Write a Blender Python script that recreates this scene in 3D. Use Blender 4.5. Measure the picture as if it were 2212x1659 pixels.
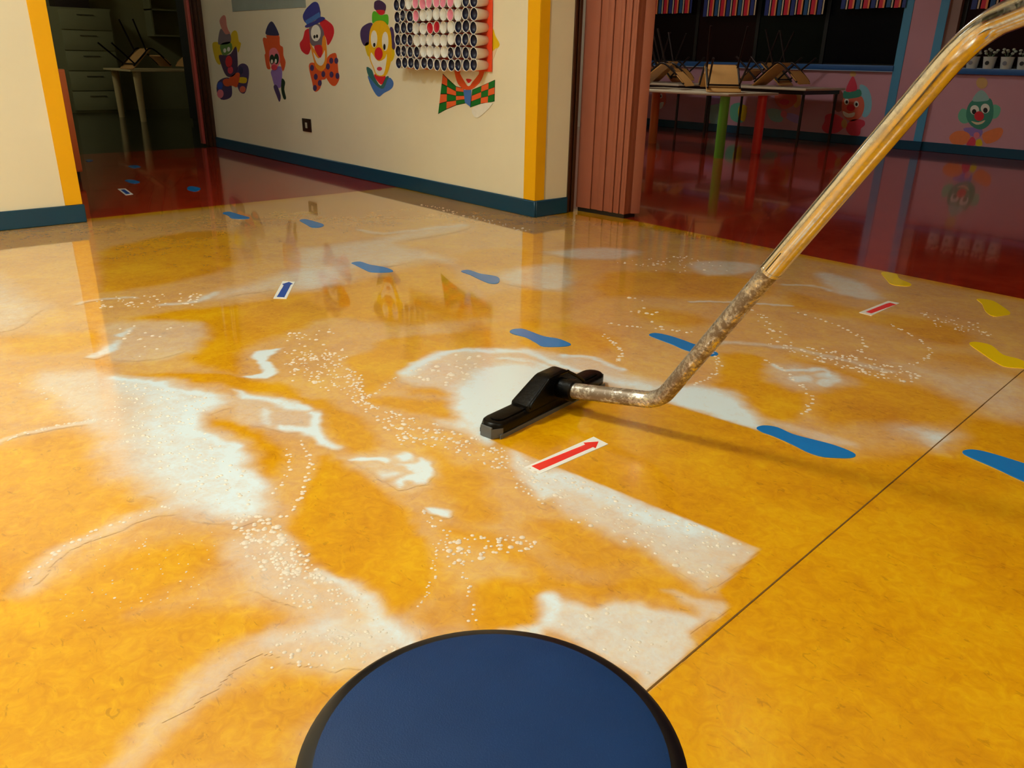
import bpy, bmesh, math, random
import numpy as np
from mathutils import Vector, Matrix
random.seed(7); rng = np.random.default_rng(7)
for o in list(bpy.data.objects): bpy.data.objects.remove(o, do_unlink=True)
scene = bpy.context.scene
C = scene.collection
# ------------------------------------------------------------------ camera
H = 0.78; F = 1725.10; CX, CY = 1106.0, 829.5
M = np.array([[0.66359699, 0.74783820, 0.01941804], [0.29522063, -0.23793848, -0.92532700], [-0.68737458, 0.61977682, -0.37867253]])
cam_d = bpy.data.cameras.new('camera'); cam = bpy.data.objects.new('camera', cam_d); C.objects.link(cam)
cam_d.sensor_width = 36; cam_d.lens = F / 2212 * 36; cam_d.clip_start = 0.02
R3 = Matrix((M[0], -M[1], -M[2])).transposed()
cam.matrix_world = Matrix.Translation((0, 0, H)) @ R3.to_4x4()
scene.camera = cam
# ------------------------------------------------------------------ world, exposure
w = bpy.data.worlds.new('world'); scene.world = w; w.use_nodes = True
w.node_tree.nodes['Background'].inputs[0].default_value = (0.9, 0.95, 1, 1)
w.node_tree.nodes['Background'].inputs[1].default_value = 0.05
scene.view_settings.view_transform = 'Standard'; scene.view_settings.look = 'None'
scene.view_settings.gamma = 1; scene.view_settings.use_curve_mapping = False
scene.view_settings.exposure = 0.82
scene.cycles.caustics_reflective = False; scene.cycles.caustics_refractive = False
LAMP_A = 63.0      # strength of the lamp over the corridor floor
FILL_B = 11.0       # strength of the unseen fill lamp added behind the camera
FILL_C = 17.0  # unseen fill lamp, added to brighten the clown wall
FILL_F = 5.0        # small unseen fill lamp added to brighten the hall and orange cabinet
LAMP_D = 12.5       # dim lamp of the red room
FILL_E = 6.5       # unseen fill lamp added to lift the unlit back room

# ------------------------------------------------------------------ pixel helpers
def ray(x, y): return M.T @ np.array([(x - CX) / F, (y - CY) / F, 1.0])
def fl(x, y, z=0.0):
    d = ray(x, y); s = (z - H) / d[2]; return Vector((d[0] * s, d[1] * s, z))
def onY(x, y, Y):
    d = ray(x, y); s = Y / d[1]; return Vector((d[0] * s, Y, H + d[2] * s))
def onX(x, y, X):
    d = ray(x, y); s = X / d[0]; return Vector((X, d[1] * s, H + d[2] * s))
def zoom(x0, y0, sc): return lambda pts: [(x0 + p[0] / sc, y0 + p[1] / sc) for p in pts]
Z1 = zoom(0, 0, 3.19); Z2 = zoom(430, 0, 5.184); Z3 = zoom(740, 0, 5.821); Z5 = zoom(1380, 0, 3.814); Z6 = zoom(1740, 0, 4.608)
Za = zoom(0, 430, 2.989); Zb = zoom(640, 400, 2.765); Zc = zoom(1300, 450, 2.4254); Zd = zoom(0, 760, 3.072)
Ze = zoom(500, 700, 3.318); Zf = zoom(800, 900, 2.458); Zg = zoom(0, 1100, 2.304); Zh = zoom(840, 680, 2.633); Zn = zoom(1000, 740, 3.95)

# ------------------------------------------------------------------ materials
def lin(c): return tuple(((v / 255) / 12.92 if v / 255 <= 0.04045 else ((v / 255 + 0.055) / 1.055) ** 2.4) for v in c)
MATS = {}
def mat(name, rgb, rough=0.5, metal=0.0, var=0.0, scale=8.0, bump=0.0, bscale=60.0, spec=0.5, emit=0.0, coat=0.0):
    if name in MATS: return MATS[name]
    m = bpy.data.materials.new(name); m.use_nodes = True; nt = m.node_tree; b = nt.nodes['Principled BSDF']
    col = lin(rgb) + (1,)
    b.inputs['Base Color'].default_value = col; b.inputs['Roughness'].default_value = rough; b.inputs['Metallic'].default_value = metal
    b.inputs['Specular IOR Level'].default_value = spec; b.inputs['Coat Weight'].default_value = coat
    if emit: b.inputs['Emission Color'].default_value = col; b.inputs['Emission Strength'].default_value = emit
    if var or bump:
        tc = nt.nodes.new('ShaderNodeTexCoord')
    if var:
        n = nt.nodes.new('ShaderNodeTexNoise'); n.inputs['Scale'].default_value = scale; n.inputs['Detail'].default_value = 5
        mx = nt.nodes.new('ShaderNodeMix'); mx.data_type = 'RGBA'
        mx.inputs['A'].default_value = tuple(v * (1 - var) for v in col[:3]) + (1,)
        mx.inputs['B'].default_value = tuple(min(1, v * (1 + var)) for v in col[:3]) + (1,)
        nt.links.new(tc.outputs['Object'], n.inputs['Vector']); nt.links.new(n.outputs['Fac'], mx.inputs['Factor'])
        nt.links.new(mx.outputs['Result'], b.inputs['Base Color'])
    if bump:
        n2 = nt.nodes.new('ShaderNodeTexNoise'); n2.inputs['Scale'].default_value = bscale; n2.inputs['Detail'].default_value = 4
        bp = nt.nodes.new('ShaderNodeBump'); bp.inputs['Strength'].default_value = bump; bp.inputs['Distance'].default_value = 0.002
        nt.links.new(tc.outputs['Object'], n2.inputs['Vector']); nt.links.new(n2.outputs['Fac'], bp.inputs['Height'])
        nt.links.new(bp.outputs['Normal'], b.inputs['Normal'])
    MATS[name] = m
    return m
class NG:
    def __init__(s, name):
        s.m = bpy.data.materials.new(name); s.m.use_nodes = True; s.nt = s.m.node_tree; s.b = s.nt.nodes['Principled BSDF']
        s.out = s.nt.nodes['Material Output']; MATS[name] = s.m
        s.tc = s.n('ShaderNodeTexCoord')
    def n(s, t, **kw):
        x = s.nt.nodes.new(t)
        for k, v in kw.items():
            if k in x.inputs: x.inputs[k].default_value = v
            else: setattr(x, k, v)
        return x
    def l(s, a, b): s.nt.links.new(a, b)
    def noise(s, scale, detail=4, rough=0.5, vec=None, dist=0.0):
        x = s.n('ShaderNodeTexNoise', Scale=scale, Detail=detail, Roughness=rough, Distortion=dist)
        s.l(vec or s.tc.outputs['Object'], x.inputs['Vector']); return x.outputs['Fac']
    def ramp(s, fac, stops):
        r = s.n('ShaderNodeValToRGB'); cr = r.color_ramp
        while len(cr.elements) < len(stops): cr.elements.new(0.5)
        for e, (p, c) in zip(cr.elements, stops): e.position = p; e.color = tuple(c) + (1,) if len(c) == 3 else c
        s.l(fac, r.inputs['Fac']); return r.outputs['Color']
    def mixc(s, f, a, b):
        x = s.n('ShaderNodeMix', data_type='RGBA')
        for sock, v in ((x.inputs['Factor'], f), (x.inputs['A'], a), (x.inputs['B'], b)):
            if hasattr(v, 'is_linked'): s.l(v, sock)
            else: sock.default_value = v if not isinstance(v, tuple) or len(v) == 4 else v + (1,)
        return x.outputs['Result']
    def math(s, op, a, b=None):
        x = s.n('ShaderNodeMath', operation=op)
        for i, v in enumerate((a, b)):
            if v is None: continue
            if hasattr(v, 'is_linked'): s.l(v, x.inputs[i])
            else: x.inputs[i].default_value = v
        return x.outputs[0]
    def bump(s, h, strength, dist=0.001):
        x = s.n('ShaderNodeBump', Strength=strength, Distance=dist); s.l(h, x.inputs['Height']); return x.outputs['Normal']

def lino(name, dark, base, light, crack, rough=0.05, bump=0.12, coat=0.0, wiped=False):
    g = NG(name)
    n1 = g.noise(5, 6, 0.6, dist=0.6); n2 = g.noise(38, 5, 0.65, dist=1.2)
    f = g.math('ADD', g.math('MULTIPLY', n1, 0.55), g.math('MULTIPLY', n2, 0.45))
    c = g.ramp(f, [(0.36, lin(dark)), (0.5, lin(base)), (0.64, lin(light))])
    # short darker flecks of the marbled lino
    mp = g.n('ShaderNodeMapping'); mp.inputs['Scale'].default_value = (26, 60, 1); mp.inputs['Rotation'].default_value = (0, 0, 0.9)
    g.l(g.tc.outputs['Object'], mp.inputs['Vector'])
    n3 = g.noise(1.0, 7, 0.62, vec=mp.outputs['Vector'], dist=1.6)
    fleck = g.ramp(g.math('MULTIPLY', n3, g.math('ADD', g.math('MULTIPLY', n1, 0.5), 0.72)), [(0.0, (1, 1, 1)), (0.325, (1, 1, 1)), (0.37, (0, 0, 0))])
    c2 = g.mixc(g.math('MULTIPLY', fleck, 0.3), c, lin(crack))
    if wiped:      # soap film and foam lie on the lino: thickness comes from the mesh attribute
        av = g.n('ShaderNodeAttribute', attribute_name='foam').outputs['Fac']
        fine = g.noise(120, 6, 0.65, dist=0.4); mid = g.noise(34, 5, 0.6, dist=0.8)
        tex = g.math('ADD', g.math('MULTIPLY', g.math('SUBTRACT', mid, 0.5), 0.8), g.math('MULTIPLY', g.math('SUBTRACT', fine, 0.5), 0.6))
        cl_ = g.n('ShaderNodeClamp'); g.l(g.math('MULTIPLY', g.math('MULTIPLY', g.math('POWER', av, 1.25), 1.16), g.math('ADD', 1.0, tex)), cl_.inputs['Value'])
        c2 = g.mixc(cl_.outputs['Result'], c2, lin((226, 240, 249)))
    g.l(c2, g.b.inputs['Base Color'])
    g.b.inputs['Coat IOR'].default_value = 1.4
    g.b.inputs['Roughness'].default_value = rough; g.b.inputs['Coat Weight'].default_value = coat; g.b.inputs['Coat Roughness'].default_value = 0.03
    g.b.inputs['Specular IOR Level'].default_value = 0.5
    if wiped:      # mirror-wet far part, wiped and duller towards the vacuum
        sp = g.n('ShaderNodeSeparateXYZ'); g.l(g.tc.outputs['Object'], sp.inputs[0]); mr = g.n('ShaderNodeMapRange')
        for k_, v_ in (('From Min', -2.2), ('From Max', -0.8), ('To Min', 0.04), ('To Max', 0.26)): mr.inputs[k_].default_value = v_
        g.l(sp.outputs['X'], mr.inputs['Value']); g.l(mr.outputs['Result'], g.b.inputs['Roughness']); g.l(mr.outputs['Result'], g.b.inputs['Coat Roughness'])
    g.l(g.bump(n2, bump, 0.0003 if wiped else 0.0006), g.b.inputs['Normal'])
    return g.m
m_yel = lino('lino_yellow', (206, 136, 2), (222, 156, 2), (234, 176, 8), (120, 66, 8), 0.05, 0.003, wiped=True, coat=0.85)
m_red = lino('lino_red', (128, 28, 12), (152, 40, 16), (168, 52, 24), (84, 16, 8), 0.10, 0.012, coat=0.3)
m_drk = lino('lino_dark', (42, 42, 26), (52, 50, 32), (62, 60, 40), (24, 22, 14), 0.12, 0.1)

def plaster(name, rgb, rough=0.6):
    g = NG(name)
    n = g.noise(2.5, 5, 0.6); n2 = g.noise(180, 4, 0.6)
    a = lin(rgb); c = g.mixc(n, tuple(v * 0.93 for v in a), tuple(min(1, v * 1.05) for v in a))
    g.l(c, g.b.inputs['Base Color']); g.b.inputs['Roughness'].default_value = rough
    g.l(g.bump(n2, 0.25, 0.0008), g.b.inputs['Normal']); return g.m
m_cream = plaster('plaster_cream', (238, 232, 208))
m_pink = plaster('plaster_pink', (206, 150, 168))
m_olive = plaster('plaster_olive', (158, 150, 100))
m_ceil = plaster('plaster_ceiling', (230, 230, 222))
m_teal = mat('skirting_teal', (6, 66, 96), 0.28, var=0.06, scale=6)
m_gold = mat('corner_guard_yellow', (246, 182, 6), 0.38, var=0.04)
m_brown = mat('stained_wood_brown', (60, 30, 14), 0.35, var=0.35, scale=14)
m_salmon = mat('folding_door_vinyl', (158, 92, 72), 0.5, var=0.06, scale=12, bump=0.15, bscale=250)
m_black = mat('black_rubber', (14, 13, 14), 0.5)
m_blkpl = mat('black_plastic_wet', (3, 3, 4), 0.3, bump=0.3, bscale=120, spec=0.2)
m_grey = mat('grey_rubber_blade', (92, 94, 96), 0.45)
m_blue = mat('sill_blue', (40, 92, 160), 0.4, var=0.06)
m_band = mat('band_blue', (76, 150, 196), 0.45, var=0.05)
m_white = mat('white_paper', (240, 240, 238), 0.5)
m_ply = mat('chair_plywood', (206, 150, 84), 0.45, var=0.15, scale=9)
m_steel = mat('dark_steel_tube', (46, 34, 32), 0.35, metal=0.6)
m_birch = mat('birch_wood', (214, 186, 130), 0.5, var=0.08)
m_lam = mat('laminate_cream', (214, 196, 170), 0.3, var=0.03)

# ------------------------------------------------------------------ mesh helpers
def tag(o, label=None, cat=None, group=None, kind=None):
    if label: o['label'] = label
    if cat: o['category'] = cat
    if group: o['group'] = group
    if kind: o['kind'] = kind
    return o
def link(name, me, m, parent=None, smooth=False):
    o = bpy.data.objects.new(name, me); C.objects.link(o)
    if m is not None: me.materials.append(m)
    if parent is not None: o.parent = parent
    if smooth:
        me.polygons.foreach_set('use_smooth', [True] * len(me.polygons))
        try: me.set_sharp_from_angle(angle=math.radians(42))
        except Exception: pass
    return o
def empty(name, loc=(0, 0, 0), rz=0.0):
    o = bpy.data.objects.new(name, None); C.objects.link(o); o.location = loc; o.rotation_euler = (0, 0, rz); o.empty_display_size = 0.05
    return o
class MB:
    def __init__(s): s.v = []; s.f = []
    def add(s, vs, fs):
        k = len(s.v); s.v += [tuple(p) for p in vs]; s.f += [tuple(i + k for i in f) for f in fs]; return s
    def box(s, a, b):
        x0, y0, z0 = a; x1, y1, z1 = b
        return s.add([(x0, y0, z0), (x1, y0, z0), (x1, y1, z0), (x0, y1, z0), (x0, y0, z1), (x1, y0, z1), (x1, y1, z1), (x0, y1, z1)],
                     [(0, 3, 2, 1), (4, 5, 6, 7), (0, 1, 5, 4), (1, 2, 6, 5), (2, 3, 7, 6), (3, 0, 4, 7)])
    def prism(s, pts, off):      # pts: planar loop of 3D points, off: extrusion vector
        n = len(pts); off = Vector(off); b = [Vector(p) for p in pts]; t = [p + off for p in b]
        s.add([*b, *t], [tuple(range(n)), tuple(range(2 * n - 1, n - 1, -1))] + [(i, n + i, n + (i + 1) % n, (i + 1) % n) for i in range(n)])
        return s
    def tube(s, path, r, seg=12, cap=True):
        path = [Vector(p) for p in path]; n = len(path); rs = r if isinstance(r, (list, tuple)) else [r] * n
        t0 = (path[1] - path[0]).normalized(); up = Vector((0, 0, 1)) if abs(t0.z) < 0.9 else Vector((1, 0, 0))
        u = t0.cross(up).normalized(); rings = []; k0 = len(s.v)
        for i, p in enumerate(path):
            t = (path[min(i + 1, n - 1)] - path[max(i - 1, 0)]).normalized()
            u = (u - t * u.dot(t)).normalized(); v = t.cross(u)
            rings.append([p + (u * math.cos(a) + v * math.sin(a)) * rs[i] for a in [2 * math.pi * j / seg for j in range(seg)]])
        vs = [q for rg in rings for q in rg]; fs = []
        for i in range(n - 1):
            for j in range(seg): fs.append((i * seg + j, i * seg + (j + 1) % seg, (i + 1) * seg + (j + 1) % seg, (i + 1) * seg + j))
        if cap: fs += [tuple(range(seg - 1, -1, -1)), tuple((n - 1) * seg + j for j in range(seg))]
        return s.add(vs, fs)
    def lathe(s, prof, c=(0, 0, 0), seg=32, axis='Z'):
        vs = []; fs = []; n = len(prof)
        for j in range(seg):
            a = 2 * math.pi * j / seg
            for r, h in prof:
                p = (r * math.cos(a), r * math.sin(a), h)
                if axis == 'Y': p = (p[0], p[2], p[1])
                vs.append((c[0] + p[0], c[1] + p[1], c[2] + p[2]))
        for j in range(seg):
            for i in range(n - 1):
                fs.append((j * n + i, ((j + 1) % seg) * n + i, ((j + 1) % seg) * n + i + 1, j * n + i + 1))
        return s.add(vs, fs)
    def build(s, name, m, parent=None, smooth=False, bevel=0.0, seg=2, norm=True):
        me = bpy.data.meshes.new(name); me.from_pydata(s.v, [], s.f); me.validate()
        bm = bmesh.new(); bm.from_mesh(me)
        if bevel: bmesh.ops.bevel(bm, geom=[e for e in bm.edges if len(e.link_faces) == 2 and e.calc_face_angle(0) > 0.5], offset=bevel, segments=seg, affect='EDGES', profile=0.5)
        if norm: bmesh.ops.recalc_face_normals(bm, faces=bm.faces)
        bm.to_mesh(me); bm.free()
        return link(name, me, m, parent, smooth or bool(bevel))
def box(name, a, b, m, parent=None, bevel=0.0): return MB().box(a, b).build(name, m, parent, bevel=bevel)
def struct(name, a, b, m, label=None, bevel=0.0):
    o = box(name, a, b, m, bevel=bevel); tag(o, label, None, None, 'structure'); return o
def smoothloop(pts, k=4):
    n = len(pts); out = []
    for i in range(n):
        p0, p1, p2, p3 = [np.array(pts[(i + d) % n], float) for d in (-1, 0, 1, 2)]
        for j in range(k):
            t = j / k
            out.append(tuple(0.5 * (2 * p1 + (p2 - p0) * t + (2 * p0 - 5 * p1 + 4 * p2 - p3) * t * t + (3 * p1 - p0 - 3 * p2 + p3) * t ** 3)))
    return out
def smoothpath(pts, k=6):
    out = []; n = len(pts)
    for i in range(n - 1):
        p0, p1, p2, p3 = [np.array(pts[min(max(i + d, 0), n - 1)], float) for d in (-1, 0, 1, 2)]
        for j in range(k):
            t = j / k
            out.append(tuple(0.5 * (2 * p1 + (p2 - p0) * t + (2 * p0 - 5 * p1 + 4 * p2 - p3) * t * t + (3 * p1 - p0 - 3 * p2 + p3) * t ** 3)))
    out.append(tuple(np.array(pts[-1], float))); return out
def ell(cx, cy, rx, ry, n=16, rot=0.0):
    return [(cx + rx * math.cos(a) * math.cos(rot) - ry * math.sin(a) * math.sin(rot), cy + rx * math.cos(a) * math.sin(rot) + ry * math.sin(a) * math.cos(rot)) for a in [2 * math.pi * i / n for i in range(n)]]
def copy_tree(o, parent=None):
    c = o.copy(); C.objects.link(c); c.parent = parent
    for ch in list(o.children): copy_tree(ch, c)
    return c

# ------------------------------------------------------------------ the setting
XC, YC = -3.079, 2.909            # outer corner of the clown wall
XL = -4.27; YL = 1.036            # end of the left wall
XB = -4.345; YB = 3.275           # edges of the yellow lino
XJ = -7.16                        # door frame to the dark room
YP = 8.495                        # pink wall
CE = 2.8
fr = MB(); fr.add([(XB, YB, 0), (2.6, YB, 0), (2.6, YP + 0.1, 0), (-7.15, YP + 0.1, 0), (-7.15, 0.3, 0), (XB, 0.3, 0)], [(0, 1, 2, 3, 4, 5)])
fr.add([(XB, YB, -0.05), (2.6, YB, -0.05), (2.6, YP + 0.1, -0.05), (-7.15, YP + 0.1, -0.05), (-7.15, 0.3, -0.05), (XB, 0.3, -0.05)], [(5, 4, 3, 2, 1, 0)])
tag(fr.build('floor_red', m_red, norm=False), 'dark red polished linoleum floor of the side rooms', kind='structure')
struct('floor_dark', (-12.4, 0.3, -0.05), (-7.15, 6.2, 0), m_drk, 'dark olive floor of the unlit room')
def wall(name, a, b, m, label=None): return struct(name, a, b, m, label)
wall('wall_left', (XL - 0.12, -2.6, 0), (XL, YL, CE), m_cream, 'cream plaster wall end with yellow corner guard')
wall('wall_clown', (XJ, YC, 0), (XC, YC + 0.10, CE), m_cream, 'cream plaster wall with paper clowns taped on it')
wall('wall_return', (XC - 0.10, YC + 0.10, 0), (XC, 3.145, CE), m_cream, 'short cream plaster return of the clown wall')
wall('wall_lintel_right', (XC, 3.16, 2.15), (2.6, 3.30, CE), m_cream)
wall('wall_lintel_left', (XL - 0.12, YL, 2.15), (XL, YC, CE), m_cream)
wall('wall_hall', (XJ - 0.1, 0.2, 0), (XL - 0.12, 0.3, CE), m_cream)
wall('wall_rear', (2.6, -2.7, 0), (2.7, YP + 0.1, CE), m_cream)
wall('wall_side', (XL - 0.12, -2.7, 0), (2.6, -2.6, CE), m_cream)
wall('wall_partition', (XJ - 0.10, 3.012, 0), (XJ, YP + 0.1, CE), m_cream)
wall('wall_partition_head', (XJ - 0.10, 0.3, 2.15), (XJ, YC + 0.103, CE), m_cream)
wall('wall_dark_back', (-12.4, 0.2, 0), (-12.3, 6.3, CE), m_olive, 'dim olive back wall of the unlit room')
wall('wall_dark_side', (-12.3, 6.2, 0), (XJ - 0.1, 6.3, CE), m_olive)
wall('wall_dark_side_near', (-12.3, 0.2, 0), (XJ - 0.1, 0.3, CE), m_olive)
struct('ceiling', (-12.4, -2.7, CE), (2.7, YP + 0.5, CE + 0.1), m_ceil)
# skirting boards
BH = 0.086
def skirting(name, a, b, label=None):
    o = MB().box(a, b).build(name, m_teal, None, bevel=0.004, seg=1); tag(o, label, kind='structure'); return o
skirting('baseboard_left', (XL, -2.6, 0), (XL + 0.012, YL + 0.012, BH), 'teal skirting under the left wall end')
skirting('baseboard_clown', (XJ + 0.01, YC - 0.012, 0), (XC + 0.012, YC, BH), 'teal skirting under the clown wall')
skirting('baseboard_return', (XC, YC, 0), (XC + 0.012, 3.145, BH), 'teal skirting on the short return wall')
# corner guards
def guard(name, boxes, label):
    mb = MB()
    for a, b in boxes: mb.box(a, b)
    tag(mb.build(name, m_gold, None, bevel=0.0015, seg=1), label, kind='structure')
guard('trim_1', [((XL, YL - 0.07, BH), (XL + 0.006, YL + 0.006, CE)), ((XL - 0.06, YL, BH), (XL, YL + 0.006, CE))], 'yellow corner guard strip on the left wall end')
guard('trim_2', [((XC - 0.083, YC - 0.006, BH), (XC + 0.006, YC, CE)), ((XC, YC, BH), (XC + 0.006, YC + 0.062, CE))], 'yellow corner guard strip on the clown wall corner')
# lino weld seam
m_seam = mat('weld_seam', (112, 78, 26), 0.5, var=0.5, scale=60)
a, b = fl(1405, 1487), fl(2110, 886); d = (b - a).normalized(); a = a - d * 0.5; b = b + d * 0.5
nrm = Vector((-d.y, d.x, 0)) * 0.0013
o = MB().prism([a + nrm, b + nrm, b - nrm, a - nrm], (0, 0, 0.0009)).build('trim_3', m_seam); tag(o, 'thin brown weld seam across the yellow floor', kind='structure')

# brown frame of the dark doorway, with a folded door edge beside it
mb = MB()
mb.box((XJ - 0.02, YC - 0.03, 0), (XJ + 0.012, YC + 0.001, 2.2)); mb.box((XJ - 0.11, YC - 0.04, 0), (XJ - 0.02, YC, 2.16)); mb.box((XJ - 0.11, YC - 0.055, 0), (XJ - 0.085, YC - 0.04, 2.16))
tag(mb.build('door_1', m_brown, None, bevel=0.003, seg=1), 'dark brown wooden door frame at the end of the clown wall', kind='structure')
o = empty('door_2', (XJ - 0.14, YC - 0.07, 0)); tag(o, 'edge of a folded salmon vinyl door in the dark doorway', kind='structure')
for i, (dx, dy) in enumerate(((0, 0.012),)):
    box('panel', (dx - 0.03, dy - 0.018, 0.02), (dx + 0.03, dy + 0.012, 2.15), mat('salmon_red', (176, 78, 74), 0.4), o, bevel=0.004)
# casing and folding door of the red room
mb = MB(); mb.box((XC - 0.02, 3.145, 0), (XC + 0.008, 3.162, 2.15)); mb.box((XC - 0.05, 3.162, 0), (XC - 0.004, 3.178, 2.15)); mb.box((XC - 0.03, 3.178, 0), (XC + 0.006, 3.20, 2.15))
tag(mb.build('door_3', m_brown, None, bevel=0.002, seg=1), 'narrow dark brown door casing beside the return wall', kind='structure')
fd = empty('folding_door', (XC, 3.23, 0)); tag(fd, 'folded salmon brown accordion door stacked beside the cream wall corner', 'folding door')
pa, pb, pc = fl(1243, 455), fl(1347, 473), fl(1381.5, 470)
seq = []
# slats of the front face: wide first panels, then narrow pleats
cuts = [0.0, 0.30, 0.44, 0.56, 0.68, 0.755, 0.82, 0.885, 0.945, 1.0]
dv = (pb - pa); nv = Vector((dv.y, -dv.x, 0)).normalized()
for i in range(len(cuts) - 1):
    p, q = pa + dv * cuts[i], pa + dv * cuts[i + 1]; g = (q - p).normalized() * 0.0012
    lift = nv * (0.006 * (i % 2)) ; p = p + g - lift; q = q - g - lift
    tk = -nv * 0.012
    mb = MB().prism([p, q, q + tk, p + tk], (0, 0, 2.1)); mb.v = [(x - fd.location.x, y - fd.location.y, z + 0.022) for x, y, z in mb.v]
    mb.build('slat', m_salmon, fd, bevel=0.0025, seg=2)
# returning slat and the meeting post
p, q = pb + Vector((-0.006, 0.002, 0)), pc + Vector((-0.03, -0.04, 0))
sd = (q - p); sn = Vector((-sd.y, sd.x, 0)).normalized() * 0.012
mb = MB().prism([p, q, q + sn, p + sn], (0, 0, 2.1)); mb.v = [(x - fd.location.x, y - fd.location.y, z + 0.022) for x, y, z in mb.v]; mb.build('slat', m_salmon, fd, bevel=0.002)
p0 = pc + Vector((-0.028, -0.045, 0)); p1 = pc
sd = (p1 - p0); sn = Vector((-sd.y, sd.x, 0)).normalized() * 0.05
mb = MB().prism([p0, p1, p1 + sn, p0 + sn], (0, 0, 2.1)); mb.v = [(x - fd.location.x, y - fd.location.y, z + 0.02) for x, y, z in mb.v]; mb.build('closing_post', m_salmon, fd, bevel=0.006)
mb = MB().prism([pa + Vector((0.005, 0.012, 0)), pb + Vector((-0.01, 0.012, 0)), pb + Vector((-0.01, 0.1, 0)), pa + Vector((0.005, 0.1, 0))], (0, 0, 0.026))
mb.v = [(x - fd.location.x, y - fd.location.y, z) for x, y, z in mb.v]; mb.build('bottom_guide', m_black, fd)
mb = MB().prism([pa + Vector((0.005, 0.02, 0)), pb + Vector((-0.01, 0.02, 0)), pb + Vector((-0.01, 0.1, 0)), pa + Vector((0.005, 0.1, 0))], (0, 0, 2.1))
mb.v = [(x - fd.location.x, y - fd.location.y, z + 0.027) for x, y, z in mb.v]; mb.build('inner_pleats', m_salmon, fd)

# ------------------------------------------------------------------ lamps on the ceiling, some of them added as unseen fill
def lamp(loc, size, strength, label, rgb=(247, 254, 240)):
    t = empty('ceiling_lamp', (loc[0], loc[1], CE)); tag(t, label, 'lamp')
    sx, sy = size
    MB().box((-sx / 2 - 0.03, -sy / 2 - 0.03, -0.05), (sx / 2 + 0.03, sy / 2 + 0.03, 0)).build('housing', mat('lamp_housing', (235, 235, 235), 0.4), t, bevel=0.006)
    m = bpy.data.materials.new('lamp_diffuser'); m.use_nodes = True; b = m.node_tree.nodes['Principled BSDF']
    b.inputs['Base Color'].default_value = (0.9, 0.9, 0.9, 1); b.inputs['Emission Color'].default_value = lin(rgb) + (1,); b.inputs['Emission Strength'].default_value = strength
    MB().box((-sx / 2, -sy / 2, -0.075), (sx / 2, sy / 2, -0.051)).build('diffuser', m, t)
lamp((-2.0, 0.05), (0.4, 0.4), LAMP_A, 'square white ceiling lamp over the wet corridor floor')
lamp((1.3, 0.6), (0.6, 0.6), FILL_B, 'square fill lamp added on the corridor ceiling behind the camera')
lamp((-1.7, -2.0), (0.6, 0.6), FILL_C, 'square unseen fill lamp added by the rear corridor wall')
lamp((-5.0, 5.55), (0.6, 0.6), LAMP_D, 'square white ceiling lamp of the red floored room')
lamp((-10.5, 1.3), (0.6, 0.6), FILL_E, 'square unseen fill lamp added to the dark room ceiling')
lamp((-4.85, 2.0), (0.4, 0.4), FILL_F, 'small square fill lamp added to the hall behind the left wall end')

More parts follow.
